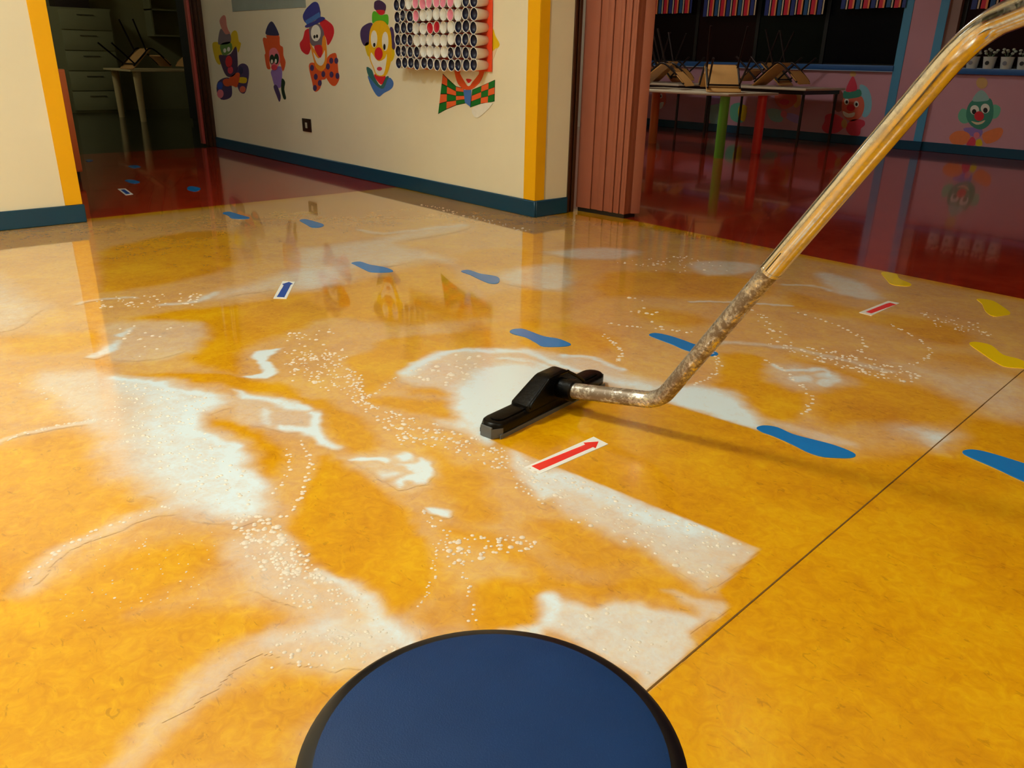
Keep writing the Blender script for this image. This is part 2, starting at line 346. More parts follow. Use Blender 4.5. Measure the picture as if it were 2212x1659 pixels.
# ------------------------------------------------------------------ floor stickers
stick = dict(blue=mat('sticker_blue', (2, 118, 200), 0.22, var=0.05, scale=30, coat=0.3), yellow=mat('sticker_yellow', (244, 206, 6), 0.25, coat=0.3),
             white=mat('sticker_white', (238, 238, 236), 0.3, coat=0.3), red=mat('sticker_red', (236, 46, 38), 0.3, coat=0.3), navy=mat('sticker_navy', (20, 72, 168), 0.3, coat=0.3))
def decal(name, px, colour, z, t, parent=None, org=None, sm=0):
    pts = smoothloop(px, sm) if sm else px
    loop = [fl(x, y) for x, y in pts]
    ctr = org if org is not None else sum(loop, Vector()) / len(loop)
    mb = MB().prism([p - ctr + Vector((0, 0, z)) for p in loop], (0, 0, t))
    o = mb.build(name, stick[colour], parent)
    if parent is None: o.location = ctr
    return o
feet = [
 (Zc([(810,1152),(850,1140),(920,1150),(1000,1185),(1100,1212),(1200,1238),(1290,1270),(1330,1295),(1300,1310),(1210,1308),(1150,1302),(1080,1280),(1000,1240),(900,1195),(835,1172)]), 'blue', 'wet blue footprint sticker on the squeegeed floor beside the foam tail'),
 ([(2079,976),(2096,972),(2125,976),(2174,990),(2230,1008),(2290,1030),(2310,1050),(2270,1060),(2212,1041),(2150,1012),(2090,986)], 'blue', 'blue footprint sticker lying across the floor seam from the foam'),
 (Zc([(247,665),(280,655),(350,668),(420,690),(480,712),(560,735),(610,765),(560,775),(440,745),(370,715),(290,685)]), 'blue', 'blue footprint sticker passing behind the vacuum wand'),
 (Zb([(1275,876),(1300,862),(1350,860),(1400,876),(1480,905),(1560,918),(1620,940),(1640,955),(1600,965),(1480,966),(1430,942),(1370,910),(1300,892)]), 'blue', 'blue footprint sticker just beyond the foam heap at the nozzle'),
 (Zb([(985,516),(1030,508),(1100,530),(1190,545),(1215,565),(1200,588),(1150,586),(1090,562),(1040,537)]), 'blue', 'blue footprint sticker below the yellow corner guard reflection'),
 (Zb([(330,466),(380,458),(440,476),(520,490),(575,510),(560,521),(450,521),(400,502),(350,478)]), 'blue', 'blue footprint sticker half smeared with foam near the blue arrow'),
 (Zb([(20,212),(50,204),(95,214),(150,230),(165,242),(140,253),(92,253),(60,236)]), 'blue', 'small blue footprint sticker below the wall socket'),
 (Za([(1437,92),(1480,83),(1540,100),(1612,121),(1580,129),(1500,126),(1470,106)]), 'blue', 'small blue footprint sticker next to the edge of the red floor'),
 (Z1([(1290,1296),(1320,1284),(1382,1300),(1350,1320),(1300,1312)]), 'blue', 'dim blue footprint sticker on the red floor near the clown wall'),
 (Z1([(860,1246),(900,1239),(965,1255),(920,1266)]), 'blue', 'dim blue footprint sticker on the red floor beside the small arrow'),
 (Z1([(880,1146),(930,1140),(970,1150),(920,1159)]), 'blue', 'dim blue footprint sticker on the red floor by the dark doorway'),
 (Z1([(588,1105),(615,1100),(642,1107),(605,1115)]), 'blue', 'dim blue footprint sticker on the red floor beside the orange cabinet'),
 (Zc([(1465,336),(1540,345),(1560,370),(1620,398),(1602,409),(1520,400),(1490,372)]), 'yellow', 'yellow footprint sticker at the edge of the red floor'),
 (Zc([(1965,476),(2040,484),(2090,510),(2140,550),(2110,562),(2050,566),(2010,540),(1992,502)]), 'yellow', 'yellow footprint sticker between the other two yellow footprints'),
 (Zc([(1925,711),(1960,702),(2040,720),(2100,768),(2180,790),(2250,820),(2262,845),(2200,839),(2110,830),(2050,800),(1980,752)]), 'yellow', 'large yellow footprint sticker farthest from the red floor edge'),
]
for px, c, lab in feet:
    tag(decal('footprint_sticker', px, c, 0.0, 0.0016, sm=4), lab, 'sticker', 'footprint stickers on the floor')
def arrow(paper, arr, col, lab):
    ctr = sum([fl(*p) for p in paper], Vector()) / 4
    t = empty('arrow_sticker', ctr); tag(t, lab, 'sticker', 'arrow stickers on the floor')
    decal('paper', paper, 'white', 0, 0.0016, t, ctr); decal('arrow', arr, col, 0.0016, 0.0003, t, ctr)
arrow(Zn([(525,1070),(1115,808),(1238,870),(650,1127)]), Zn([(585,1060),(1042,876),(1028,860),(1157,850),(1132,908),(1110,897),(655,1096)]), 'red', 'white sticker with red arrow beside the squeegee nozzle')
arrow(Zc([(1348,547),(1500,487),(1558,498),(1412,563)]), Zc([(1382,545),(1490,502),(1510,497),(1545,507),(1525,511),(1412,553)]), 'red', 'white sticker with red arrow near the yellow footprints')
arrow(Za([(1765,643),(1825,533),(1905,536),(1850,645)]), Za([(1787,635),(1832,560),(1822,552),(1866,537),(1892,550),(1878,556),(1836,637)]), 'navy', 'white sticker with blue arrow on the soapy yellow floor')
arrow(Z1([(810,1303),(865,1300),(918,1340),(865,1346)]), Z1([(832,1310),(858,1307),(900,1336),(870,1340)]), 'navy', 'white sticker with dark blue arrow on the red floor')

# ------------------------------------------------------------------ soap foam film
OPS = []
def P(pts, a, f=0.03): OPS.append(('+', [fl(*p)[:2] for p in smoothloop(pts, 3)], a, f))
def N(pts, a, f=0.04): OPS.append(('-', [fl(*p)[:2] for p in smoothloop(pts, 3)], a, f))
def L(pts, a, wd): OPS.append(('l', [fl(*p)[:2] for p in smoothpath(pts, 4)], a, wd))
OPS.append(('+', [fl(*p)[:2] for p in [(-200,500),(200,478),(850,409),(1240,472),(1400,492),(2300,668),(2350,930),(2090,900),(1990,965),(1850,985),(1640,925),(1450,862),(1290,830),(1060,948),(1640,1185),(1545,1272),(1575,1305),(1500,1400),(1405,1485),(1200,1600),(400,1750),(330,1500),(150,1300),(-200,1100)]], 0.19, 0.06))
# clear amber patches
N(Za([(640,350),(900,270),(1200,215),(1500,215),(1530,330),(1530,420),(1300,500),(1000,560),(700,600),(640,560)]), 0.8)
N(Za([(830,790),(1100,720),(1400,700),(1760,640),(2000,600),(2212,560),(2212,700),(1900,850),(1750,900),(1600,960),(1540,1020),(1560,1120),(1400,1110),(1200,1030),(1290,970),(1300,800),(1100,790)]), 0.92, 0.03)
N(Za([(0,900),(300,880),(620,850),(680,900),(560,960),(300,1000),(100,1000)]), 0.7)
N(Zb([(0,650),(300,590),(600,520),(800,470),(900,480),(960,560),(1000,650),(1160,700),(1170,790),(900,810),(700,830),(560,830),(300,790),(0,800)]), 0.85)
N(Zb([(1170,650),(1580,640),(1580,860),(1250,850),(1170,780)]), 0.5)
N(Zb([(1000,400),(1350,380),(1350,480),(1200,520),(1000,490)]), 0.5)
N(Ze([(820,290),(870,230),(1000,190),(1150,100),(1991,50),(1991,150),(1500,190),(1300,290),(1200,370),(1100,440),(1000,500),(930,480),(930,410),(870,340)]), 0.9, 0.02)
N(Zh([(450,60),(900,30),(1200,90),(1300,200),(1000,215),(700,185),(500,150)]), 0.6)
N(Zd([(800,150),(1100,140),(1500,150),(1700,190),(1900,230),(2060,320),(1900,285),(1600,245),(1400,205),(1100,170)]), 0.95, 0.015)
N(Ze([(0,430),(200,450),(480,520),(600,540),(700,540),(760,600),(900,660),(1000,740),(1050,850),(980,920),(850,910),(780,830),(700,720),(650,640),(560,570),(480,530),(300,500),(0,460)]), 0.9, 0.02)
N(Zd([(1430,430),(1650,490),(1800,560),(1900,660),(1880,780),(1830,860),(1750,840),(1640,720),(1640,620),(1440,530)]), 0.97, 0.02)
N([(681,986),(726,995),(771,1022),(831,1053),(849,1071),(881,1099),(894,1144),(930,1177),(938,1209),(930,1266),(898,1307),(845,1331),(820,1299),(803,1274),(738,1248),(677,1213),(647,1165),(621,1141),(669,1047),(681,1001)], 0.98, 0.016)
N(Ze([(1370,860),(1500,920),(1620,1000),(1800,1020),(1820,1180),(1880,1300),(1900,1400),(1750,1450),(1650,1380),(1600,1290),(1500,1240),(1430,1130),(1430,1020)]), 0.85, 0.03)
N(Ze([(1000,550),(1200,520),(1550,570),(1660,690),(1400,650),(1200,610)]), 0.95, 0.02)
N(Ze([(1300,460),(1530,470),(1560,520),(1300,490)]), 0.8, 0.02)
N(Zf([(400,590),(600,610),(760,690),(900,760),(1100,870),(1400,820),(1700,870),(1760,960),(1700,1040),(1500,990),(1300,960),(1100,960),(880,960),(850,1100),(600,1120),(560,1000),(580,900),(800,880),(840,780),(700,760),(640,700),(450,650)]), 0.85, 0.03)
N(Zf([(870,540),(1050,560),(1250,650),(1500,740),(1650,820),(1400,820),(1100,800),(900,680)]), 0.75, 0.03)
N(Zf([(570,880),(860,880),(870,1080),(700,1110),(560,1110)]), 0.9, 0.02)
N(Zf([(360,760),(470,900),(500,1100),(250,1110),(300,1000)]), 0.5, 0.02)
N([(-100,1000),(0,962),(98,936),(195,936),(228,988),(230,1020),(290,1035),(325,1085),(228,1134),(130,1200),(50,1260),(-100,1300)], 0.75, 0.06)
N(Zg([(150,480),(400,300),(700,180),(1100,150),(1150,180),(900,400),(700,520),(1000,480),(1300,500),(1500,560),(1300,650),(1000,800),(800,950),(650,1150),(500,1300),(-200,1300),(-200,480)]), 0.85, 0.04)
N(Zg([(1500,800),(1850,850),(1500,1100),(1450,1300),(800,1300),(900,1080),(1100,900)]), 0.8, 0.03)
N(Zc([(630,760),(830,780),(850,880),(950,950),(1050,980),(1060,1060),(1000,1110),(850,1100),(780,1030),(690,950),(600,930),(620,840)]), 0.95, 0.02)
N(Zc([(1000,780),(1200,830),(1500,900),(1900,1000),(1950,1050),(1800,1150),(1500,1120),(1200,1130),(1110,1050),(1100,950),(1300,900)]), 0.85, 0.04)
N(Zc([(0,350),(300,330),(800,370),(900,450),(600,480),(200,460),(0,460)]), 0.7)
N(Zc([(1000,440),(1300,520),(1700,580),(1900,640),(1900,720),(1700,700),(1500,620),(1200,560),(1000,520)]), 0.7)
N(Zc([(250,520),(500,560),(560,600),(400,620),(200,560)]), 0.7)
N(Zc([(1700,770),(1900,760),(2100,850),(2212,900),(2212,870),(1950,830)]), 0.5)
# denser foam
P(Zh([(60,360),(200,250),(350,200),(600,190),(800,200),(1000,225),(1250,290),(1600,400),(1800,400),(1950,460),(2100,600),(2090,650),(1600,490),(1500,480),(1200,400),(1050,330),(950,340),(750,500),(570,620),(555,700),(430,640),(350,520),(330,430),(180,400)]), 0.36, 0.025)
P(Zh([(400,440),(480,340),(620,290),(800,290),(930,335),(760,510),(660,600),(580,660),(570,720),(440,610),(365,520)]), 0.92, 0.03)
L(Zh([(100,335),(200,268),(330,218),(450,203),(640,203),(780,215),(900,260),(1050,320)]), 0.85, 0.028)
L(Zh([(1000,232),(1150,250),(1250,290),(1330,310)]), 0.7, 0.022)
L(Zh([(640,250),(800,270),(950,320)]), 0.6, 0.02)
P(Zh([(1180,330),(1260,350),(1500,400),(1500,440),(1300,400),(1210,370)]), 0.6, 0.02)
P(Zh([(1560,420),(1700,405),(1850,430),(1970,480),(2060,570),(2095,645),(2000,625),(1800,560),(1600,495)]), 0.88, 0.025)
P(Zd([(300,140),(640,125),(740,170),(1100,190),(1420,300),(1400,380),(1320,460),(1310,540),(1630,620),(1600,760),(1730,860),(1700,1000),(1780,1090),(1400,1110),(1100,1000),(900,900),(700,800),(650,600),(560,500),(380,350),(250,220)]), 0.42, 0.05)
P(Zd([(730,175),(950,195),(1420,300),(1390,370),(1320,440),(1300,540),(1500,570),(1640,640),(1600,760),(1730,860),(1720,930),(1660,1060),(1450,1090),(1250,980),(1000,830),(950,650),(900,500),(1000,350),(800,250)]), 0.55, 0.05)
L(Zd([(740,180),(1000,205),(1150,250),(1380,295)]), 0.75, 0.02)
P(Zd([(1410,300),(1390,380),(1315,440),(1290,550),(1180,550),(1220,400),(1320,330)]), 0.85, 0.02)
L(Zd([(1280,550),(1480,600),(1620,632)]), 0.8, 0.022)
P(Zd([(1635,640),(1595,760),(1725,860),(1700,950),(1600,850),(1450,770),(1500,660)]), 0.85, 0.02)
P(Zd([(1580,900),(1690,960),(1660,1060),(1500,1080),(1480,1000)]), 0.5, 0.03)
P(Ze([(0,475),(80,500),(200,520),(400,535),(500,560),(575,610),(520,622),(400,600),(250,552),(60,530)]), 0.85, 0.012)
P(Ze([(540,645),(620,640),(660,760),(700,830),(765,895),(700,900),(600,850),(560,800),(350,750),(350,720),(500,740),(550,720)]), 0.9, 0.012)
P(Ze([(220,600),(290,630),(295,700),(260,715),(240,650)]), 0.65, 0.012)
P(Ze([(0,520),(400,560),(560,620),(600,800),(450,790),(300,750),(0,680)]), 0.28, 0.03)
P(Ze([(145,235),(190,192),(345,178),(262,222),(242,250),(310,290),(352,352),(300,388),(220,392),(100,376),(220,362),(248,338),(218,292),(160,267)]), 0.92, 0.008)
P(Ze([(830,968),(1000,952),(1145,982),(1120,1012),(1050,988),(840,982)]), 0.85, 0.006)
P(Ze([(1180,960),(1240,932),(1285,960),(1240,988),(1190,982)]), 0.85, 0.008)
P(Ze([(1290,1000),(1340,962),(1400,1030),(1425,1080),(1390,1125),(1240,1122),(1222,1168),(1180,1152),(1200,1110),(1300,1080),(1200,1022)]), 0.92, 0.008)
P(Ze([(1060,1070),(1180,1075),(1150,1102),(1080,1102)]), 0.6, 0.01)
P(Ze([(1400,1308),(1470,1306),(1590,1338),(1612,1382),(1530,1378),(1440,1348)]), 0.9, 0.006)
P(Ze([(800,960),(1150,940),(1420,1000),(1440,1100),(1250,1180),(1000,1080)]), 0.28, 0.03)
P(Ze([(1480,690),(1700,710),(1830,780),(1840,830),(1700,790)]), 0.55, 0.03)
P(Zf([(740,200),(850,210),(1400,430),(2090,700),(1970,820),(1830,920),(1720,860),(1500,740),(1250,620),(1100,560),(960,430),(880,440),(820,330)]), 0.45, 0.025)
P(Zf([(800,205),(900,290),(1100,300),(1400,420),(1750,570),(1880,640),(1600,620),(1300,510),(1050,390),(900,440),(840,350)]), 0.5, 0.02)
P(Zf([(1450,500),(1700,560),(1850,640),(1750,700),(1550,620)]), 0.3, 0.05)
P(Zf([(880,960),(980,950),(1040,980),(1200,1000),(1280,970),(1500,1020),(1760,1080),(1700,1130),(1680,1260),(1500,1440),(1300,1310),(1130,1210),(950,1130),(860,1130),(900,1060)]), 0.55, 0.012)
P(Zf([(900,960),(1000,960),(1010,1030),(985,1110),(930,1105),(940,1030)]), 0.6, 0.01)
P(Zf([(670,1120),(760,1098),(880,1110),(910,1160),(700,1170)]), 0.55, 0.01)
P(Zf([(1570,920),(1700,960),(1760,1000),(1890,1000),(1870,1060),(1780,1090),(1700,1020)]), 0.42, 0.012)
L(Zg([(1590,340),(1750,400),(1830,440),(1860,500),(1880,570),(2000,640),(2060,690)]), 0.55, 0.022)
P(Zg([(1100,150),(1400,100),(1480,200),(1600,350),(1850,420),(1900,550),(2100,620),(1950,720),(1800,830),(1500,800),(1300,650),(1500,580),(1300,450),(1200,300)]), 0.3, 0.03)
P(Zg([(1600,580),(1880,580),(2100,620),(1980,700),(1850,720)]), 0.3, 0.03)
L(Zg([(120,400),(300,230),(550,90),(740,10),(900,-30)]), 0.3, 0.04)
L(Zg([(650,1250),(850,1000),(1050,820),(1350,640),(1600,590)]), 0.28, 0.045)
L(Zd([(-40,610),(150,550),(350,500),(600,460)]), 0.35, 0.02)
# far streaks
P(Za([(1230,655),(1450,590),(1700,520),(1850,470),(2050,460),(2212,440),(2212,540),(1950,560),(1700,600),(1450,640)]), 0.30, 0.06)
P(Zb([(0,400),(150,370),(500,320),(700,270),(1000,230),(1020,260),(800,310),(600,350),(850,420),(900,460),(760,440),(560,480),(330,500),(200,600),(0,620)]), 0.38, 0.06)
L(Zb([(380,270),(520,290),(700,270),(1000,238)]), 0.35, 0.04)
L(Za([(500,680),(640,650),(880,638)]), 0.5, 0.02)
L(Za([(1040,685),(1250,665),(1400,600)]), 0.5, 0.025)
P(Za([(535,1030),(640,980),(750,918),(765,960),(650,1022)]), 0.75, 0.012)
P(Za([(735,885),(800,858),(865,828),(800,892)]), 0.65, 0.01)
P(Za([(690,800),(1280,800),(1290,960),(1000,1050),(720,1050),(640,980)]), 0.22, 0.03)
P(Za([(-100,480),(120,620),(250,700),(100,830),(-100,820)]), 0.38, 0.08)
P(Zb([(1200,560),(1350,490),(1600,480),(1610,620),(1400,612)]), 0.5, 0.05)
P(Zb([(1500,400),(1850,375),(2050,400),(1920,442),(1650,435)]), 0.5, 0.04)
P(Zc([(470,290),(600,276),(800,290),(820,320),(720,342),(560,352)]), 0.45, 0.03)
P(Zc([(1130,340),(1250,355),(1400,415),(1460,485),(1300,462),(1200,422)]), 0.5, 0.03)
L(Zc([(940,400),(1100,405),(1200,430)]), 0.5, 0.02)
L(Zc([(470,490),(540,488),(800,500),(1000,516)]), 0.55, 0.012)
L(Zc([(880,818),(960,850),(1130,842),(1190,870)]), 0.7, 0.014)
P(Zc([(980,880),(1080,870),(1110,900),(1040,915)]), 0.6, 0.01); P(Zc([(1130,915),(1200,890),(1270,900),(1190,940)]), 0.6, 0.01); P(Zc([(1110,860),(1220,868),(1240,890),(1150,888)]), 0.5, 0.01)
P(Zc([(850,820),(1100,830),(1350,920),(1150,950),(980,930)]), 0.25, 0.03)
P(Zc([(1560,1140),(1800,1160),(1880,1190),(1780,1260),(1650,1220)]), 0.4, 0.05); P(Zc([(1690,1190),(1790,1180),(1800,1220),(1730,1240)]), 0.6, 0.02)
P(Zc([(1500,800),(1900,880),(2212,900),(2212,1100),(1950,1030),(1700,900)]), 0.25, 0.06)
P(Zc([(830,1100),(1100,1160),(1300,1220),(1310,1250),(1050,1200)]), 0.3, 0.02)
L(Zc([(600,705),(830,712),(1100,755),(1500,850)]), 0.35, 0.03)
# the lane wiped clean by the squeegee, sharp edged
OPS.append(('-', [fl(*p)[:2] for p in [(1060,951),(1642,1186),(1552,1275),(1578,1308),(1500,1402),(1405,1487),(1250,1720),(2800,1720),(2400,1060),(2000,1010),(1850,1002),(1640,931),(1450,874),(1300,834)]], 1.0, 0.004))

def grid_axis(a, b, bands):
    out = [a]
    while out[-1] < b - 1e-6:
        x = out[-1]; h = next((h for lo, hi, h in bands if lo <= x < hi), 0.1); out.append(min(x + h, b))
    return np.array(out)
gx = grid_axis(XB, 2.6, [(XB - 1, -2.3, 0.012), (-2.3, -0.1, 0.0052)]); gy = grid_axis(-2.6, YB, [(-0.15, 2.3, 0.0052), (2.3, 9, 0.012)])
GX, GY = np.meshgrid(gx, gy, indexing='ij'); A = np.zeros_like(GX)
def sdist(poly, X, Y, closed=True):
    p = np.array([[q[0], q[1]] for q in poly]); n = len(p); d2 = np.full(X.shape, 1e9); ins = np.zeros(X.shape, bool)
    for i in range(n if closed else n - 1):
        a = p[i]; b = p[(i + 1) % n]; e = b - a; L2 = e @ e + 1e-12
        t = np.clip(((X - a[0]) * e[0] + (Y - a[1]) * e[1]) / L2, 0, 1)
        d2 = np.minimum(d2, (X - a[0] - t * e[0]) ** 2 + (Y - a[1] - t * e[1]) ** 2)
        if closed:
            c = (a[1] > Y) != (b[1] > Y)
            with np.errstate(divide='ignore', invalid='ignore'): xi = e[0] * (Y - a[1]) / e[1] + a[0] if abs(e[1]) > 1e-9 else np.full(X.shape, 1e9)
            ins ^= c & (X < xi)
    d = np.sqrt(d2); return np.where(ins, -d, d) if closed else d
def sst(x): x = np.clip(x, 0, 1); return x * x * (3 - 2 * x)
# gentle domain warp so that edges wander like foam does
def vnoise(X, Y, s, seed):
    r = np.random.default_rng(seed); T = r.random((64, 64)); x = X / s; y = Y / s
    xi = np.floor(x).astype(int); yi = np.floor(y).astype(int); fx = x - xi; fy = y - yi; fx = fx * fx * (3 - 2 * fx); fy = fy * fy * (3 - 2 * fy)
    g = lambda a, b: T[a % 64, b % 64]
    return g(xi, yi) * (1 - fx) * (1 - fy) + g(xi + 1, yi) * fx * (1 - fy) + g(xi, yi + 1) * (1 - fx) * fy + g(xi + 1, yi + 1) * fx * fy
WX = GX + (vnoise(GX, GY, 0.06, 1) - 0.5) * 0.022 + (vnoise(GX, GY, 0.02, 2) - 0.5) * 0.012
WY = GY + (vnoise(GX, GY, 0.06, 3) - 0.5) * 0.022 + (vnoise(GX, GY, 0.02, 4) - 0.5) * 0.012
for k, (kind, poly, a, f) in enumerate(OPS):
    pts = np.array([[q[0], q[1]] for q in poly]); m = 2 * f + 0.03
    i0, i1 = np.searchsorted(gx, [pts[:, 0].min() - m, pts[:, 0].max() + m]); j0, j1 = np.searchsorted(gy, [pts[:, 1].min() - m, pts[:, 1].max() + m])
    if i1 <= i0 or j1 <= j0: continue
    sl = (slice(i0, i1), slice(j0, j1)); last = k == len(OPS) - 1
    X, Y = (GX[sl], GY[sl]) if last else (WX[sl], WY[sl])
    if kind == 'l': mm = sst(1 - sdist(poly, X, Y, False) / f)
    else: mm = sst(0.5 - sdist(poly, X, Y) / (2 * f))
    if kind == '-': A[sl] *= 1 - a * mm
    else: A[sl] = 1 - (1 - A[sl]) * (1 - a * mm)
def grid_mesh(name, q, z):
    use = np.zeros(A.shape, bool); idx = -np.ones(A.shape, int)
    for di in (0, 1):
        for dj in (0, 1): use[di:A.shape[0] - 1 + di, dj:A.shape[1] - 1 + dj] |= q
    idx[use] = np.arange(use.sum()); verts = np.stack([GX[use], GY[use], np.full(use.sum(), z)], 1)
    ii, jj = np.nonzero(q); quads = np.stack([idx[ii, jj], idx[ii + 1, jj], idx[ii + 1, jj + 1], idx[ii, jj + 1]], 1)
    me = bpy.data.meshes.new(name); me.vertices.add(len(verts)); me.vertices.foreach_set('co', verts.ravel())
    me.loops.add(quads.size); me.loops.foreach_set('vertex_index', quads.ravel()); me.polygons.add(len(quads))
    me.polygons.foreach_set('loop_start', np.arange(0, quads.size, 4)); me.polygons.foreach_set('loop_total', np.full(len(quads), 4)); me.update(); me.validate()
    at = me.attributes.new('foam', 'FLOAT', 'POINT'); at.data.foreach_set('value', A[use].astype(np.float32)); return me
full = np.ones((A.shape[0] - 1, A.shape[1] - 1), bool)
tag(link('floor', grid_mesh('floor', full, 0.0), m_yel), 'wet yellow marbled linoleum floor with a thin soap haze', kind='structure')
dense = np.maximum(np.maximum(A[:-1, :-1], A[1:, :-1]), np.maximum(A[:-1, 1:], A[1:, 1:])) > 0.34
foam = link('soap_foam', grid_mesh('soap_foam', dense, 0.0006), m_yel); tag(foam, 'white soapy cleaning foam smeared across the wet yellow floor', 'foam', kind='stuff')

# bubbles
BUB = []
def dots(pts, step, r, jit=0.004):
    pts = [fl(*p) for p in smoothpath(pts, 6)]; acc = 0
    for a, b in zip(pts, pts[1:]):
        Ls = (b - a).length; acc += Ls
        while acc > step:
            acc -= step; p = a.lerp(b, random.random()); BUB.append((p.x + random.gauss(0, jit), p.y + random.gauss(0, jit), r * random.uniform(0.6, 1.3)))
def scatter(pts, n, r0, r1):
    loop = [fl(*p) for p in pts]; pa = np.array([[p.x, p.y] for p in loop]); lo = pa.min(0); hi = pa.max(0); c = 0
    while c < n:
        q = rng.random((n * 2, 2)) * (hi - lo) + lo; s = sdist(pa, q[:, 0], q[:, 1]) < 0
        for p in q[s][:n - c]: BUB.append((p[0], p[1], random.uniform(r0, r1) * (0.7 + 0.6 * random.random() ** 3))); c += 1
dots(Ze([(470,830),(530,900),(560,980),(560,1080),(520,1180),(470,1290),(380,1400)]), 0.012, 0.0032)
dots(Ze([(410,880),(420,950),(385,1080),(340,1170),(300,1230)]), 0.014, 0.0028)
scatter(Ze([(500,200),(800,180),(930,400),(1000,560),(1250,680),(1500,720),(1800,830),(1991,950),(1991,1100),(1700,950),(1300,850),(1230,880),(1050,700),(850,540),(600,450),(400,300)]), 300, 0.0022, 0.0042)
dots(Ze([(1200,660),(1240,720),(1220,800),(1230,880)]), 0.014, 0.004); dots(Ze([(830,320),(930,390),(900,450),(960,560),(1180,660),(1310,690)]), 0.01, 0.0035, 0.006)
dots(Ze([(1200,380),(1010,500),(960,540)]), 0.014, 0.003)
dots(Zd([(-10,605),(150,550),(350,500),(600,460),(800,450)]), 0.008, 0.0024); dots(Zd([(180,1530),(400,1320),(650,1190),(950,1070),(1200,1030)]), 0.012, 0.0026, 0.005)
scatter(Zd([(700,180),(1400,300),(1300,500),(1600,700),(1700,1050),(1200,1000),(950,700),(700,500)]), 200, 0.002, 0.0036)
scatter(Zd([(1450,1080),(1780,1080),(1950,1280),(2150,1500),(1850,1480),(1600,1250)]), 130, 0.0022, 0.0046)
scatter(Zd([(100,200),(700,200),(700,420),(350,380)]), 30, 0.002, 0.003)
scatter(Za([(1850,870),(2200,830),(2212,1180),(1800,1180)]), 50, 0.003, 0.0045); scatter(Za([(720,820),(1250,820),(900,1050)]), 16, 0.003, 0.005)
scatter(Zf([(640,130),(900,260),(1400,450),(2050,700),(1850,900),(1300,650),(900,480),(650,280)]), 190, 0.0018, 0.0038)
scatter(Zf([(250,470),(480,620),(850,640),(900,700),(600,760),(420,800),(340,620)]), 90, 0.002, 0.004)
dots(Zf([(350,640),(345,760),(320,900),(240,1030)]), 0.008, 0.0017); dots(Zf([(440,700),(510,860),(530,1000),(540,1110)]), 0.011, 0.0022)
scatter(Zg([(1150,150),(1480,150),(1650,350),(1850,450),(1900,580),(1600,560),(1350,400)]), 130, 0.0016, 0.0034)
scatter(Zg([(1300,620),(1900,590),(2000,700),(1700,800),(1350,800)]), 80, 0.0016, 0.003)
scatter(Zg([(300,150),(1100,100),(1000,500),(300,600)]), 70, 0.0009, 0.0016)
scatter(Zf([(1000,980),(1700,1080),(1500,1400),(1000,1100)]), 26, 0.0015, 0.003)
dots(Zc([(0,600),(250,630),(500,655)]), 0.02, 0.0035); dots(Zc([(570,740),(612,800),(590,870),(480,925)]), 0.012, 0.003); dots(Zc([(0,660),(80,720),(112,770),(70,805)]), 0.012, 0.0035)
dots(Zc([(1000,540),(1250,620),(1380,700),(1350,760)]), 0.02, 0.004); dots(Zc([(1500,600),(1700,720),(1700,790),(1550,835)]), 0.018, 0.0032); dots(Zc([(830,780),(960,860),(1080,960),(1100,1020),(1050,1090)]), 0.014, 0.003)
scatter(Zc([(830,700),(1200,740),(1700,860),(1600,930),(1300,850),(1000,760)]), 130, 0.0028, 0.005); scatter(Zc([(750,500),(950,620),(1000,720),(900,700)]), 25, 0.003, 0.005)
scatter(Zc([(1650,540),(2000,600),(2050,680),(1750,620)]), 55, 0.0025, 0.004); scatter(Zc([(0,270),(450,250),(750,330),(300,340)]), 50, 0.0025, 0.005)
scatter(Zb([(700,110),(850,130),(1450,280),(1350,280),(900,160)]), 50, 0.0025, 0.005); scatter(Za([(600,640),(1300,600),(1300,690),(640,720)]), 60, 0.0025, 0.005)
scatter(Zh([(80,340),(300,220),(560,240),(420,400),(330,420)]), 50, 0.003, 0.006); scatter(Zb([(1980,660),(2200,690),(2200,860),(2000,820)]), 14, 0.004, 0.006)
bv = []; bf = []
for (x, y, r) in BUB:
    r *= 1.3
    k = len(bv); h = r * 0.35; n = 8
    for j in range(n): bv.append((x + r * math.cos(j * 2 * math.pi / n), y + r * math.sin(j * 2 * math.pi / n), 0.001))
    for j in range(n): bv.append((x + r * 0.66 * math.cos(j * 2 * math.pi / n), y + r * 0.66 * math.sin(j * 2 * math.pi / n), 0.001 + h * 0.72))
    bv.append((x, y, 0.001 + h))
    for j in range(n):
        j2 = (j + 1) % n; bf.append((k + j, k + j2, k + n + j2, k + n + j)); bf.append((k + n + j, k + n + j2, k + 2 * n))
me = bpy.data.meshes.new('soap_bubbles'); me.from_pydata(bv, [], bf)
g = NG('soap_bubble'); g.b.inputs['Base Color'].default_value = lin((250, 238, 222)) + (1,); g.b.inputs['Roughness'].default_value = 0.3; g.b.inputs['Alpha'].default_value = 0.7
bub = link('soap_bubbles', me, g.m, smooth=True); tag(bub, 'tiny soap bubbles dotted in rows over the yellow floor', 'bubbles', kind='stuff')

# ------------------------------------------------------------------ wet floor nozzle and wand
A0 = fl(1060, 948); B0 = fl(1297, 830); ax = (B0 - A0).normalized(); bx_ = Vector((ax.y, -ax.x, 0)); LN = (B0 - A0).length
nz = empty('floor_nozzle', A0); tag(nz, 'black plastic wet floor squeegee nozzle lying on the soapy floor', 'floor nozzle')
def nl(u, v, z): return ax * u + bx_ * v + Vector((0, 0, z))
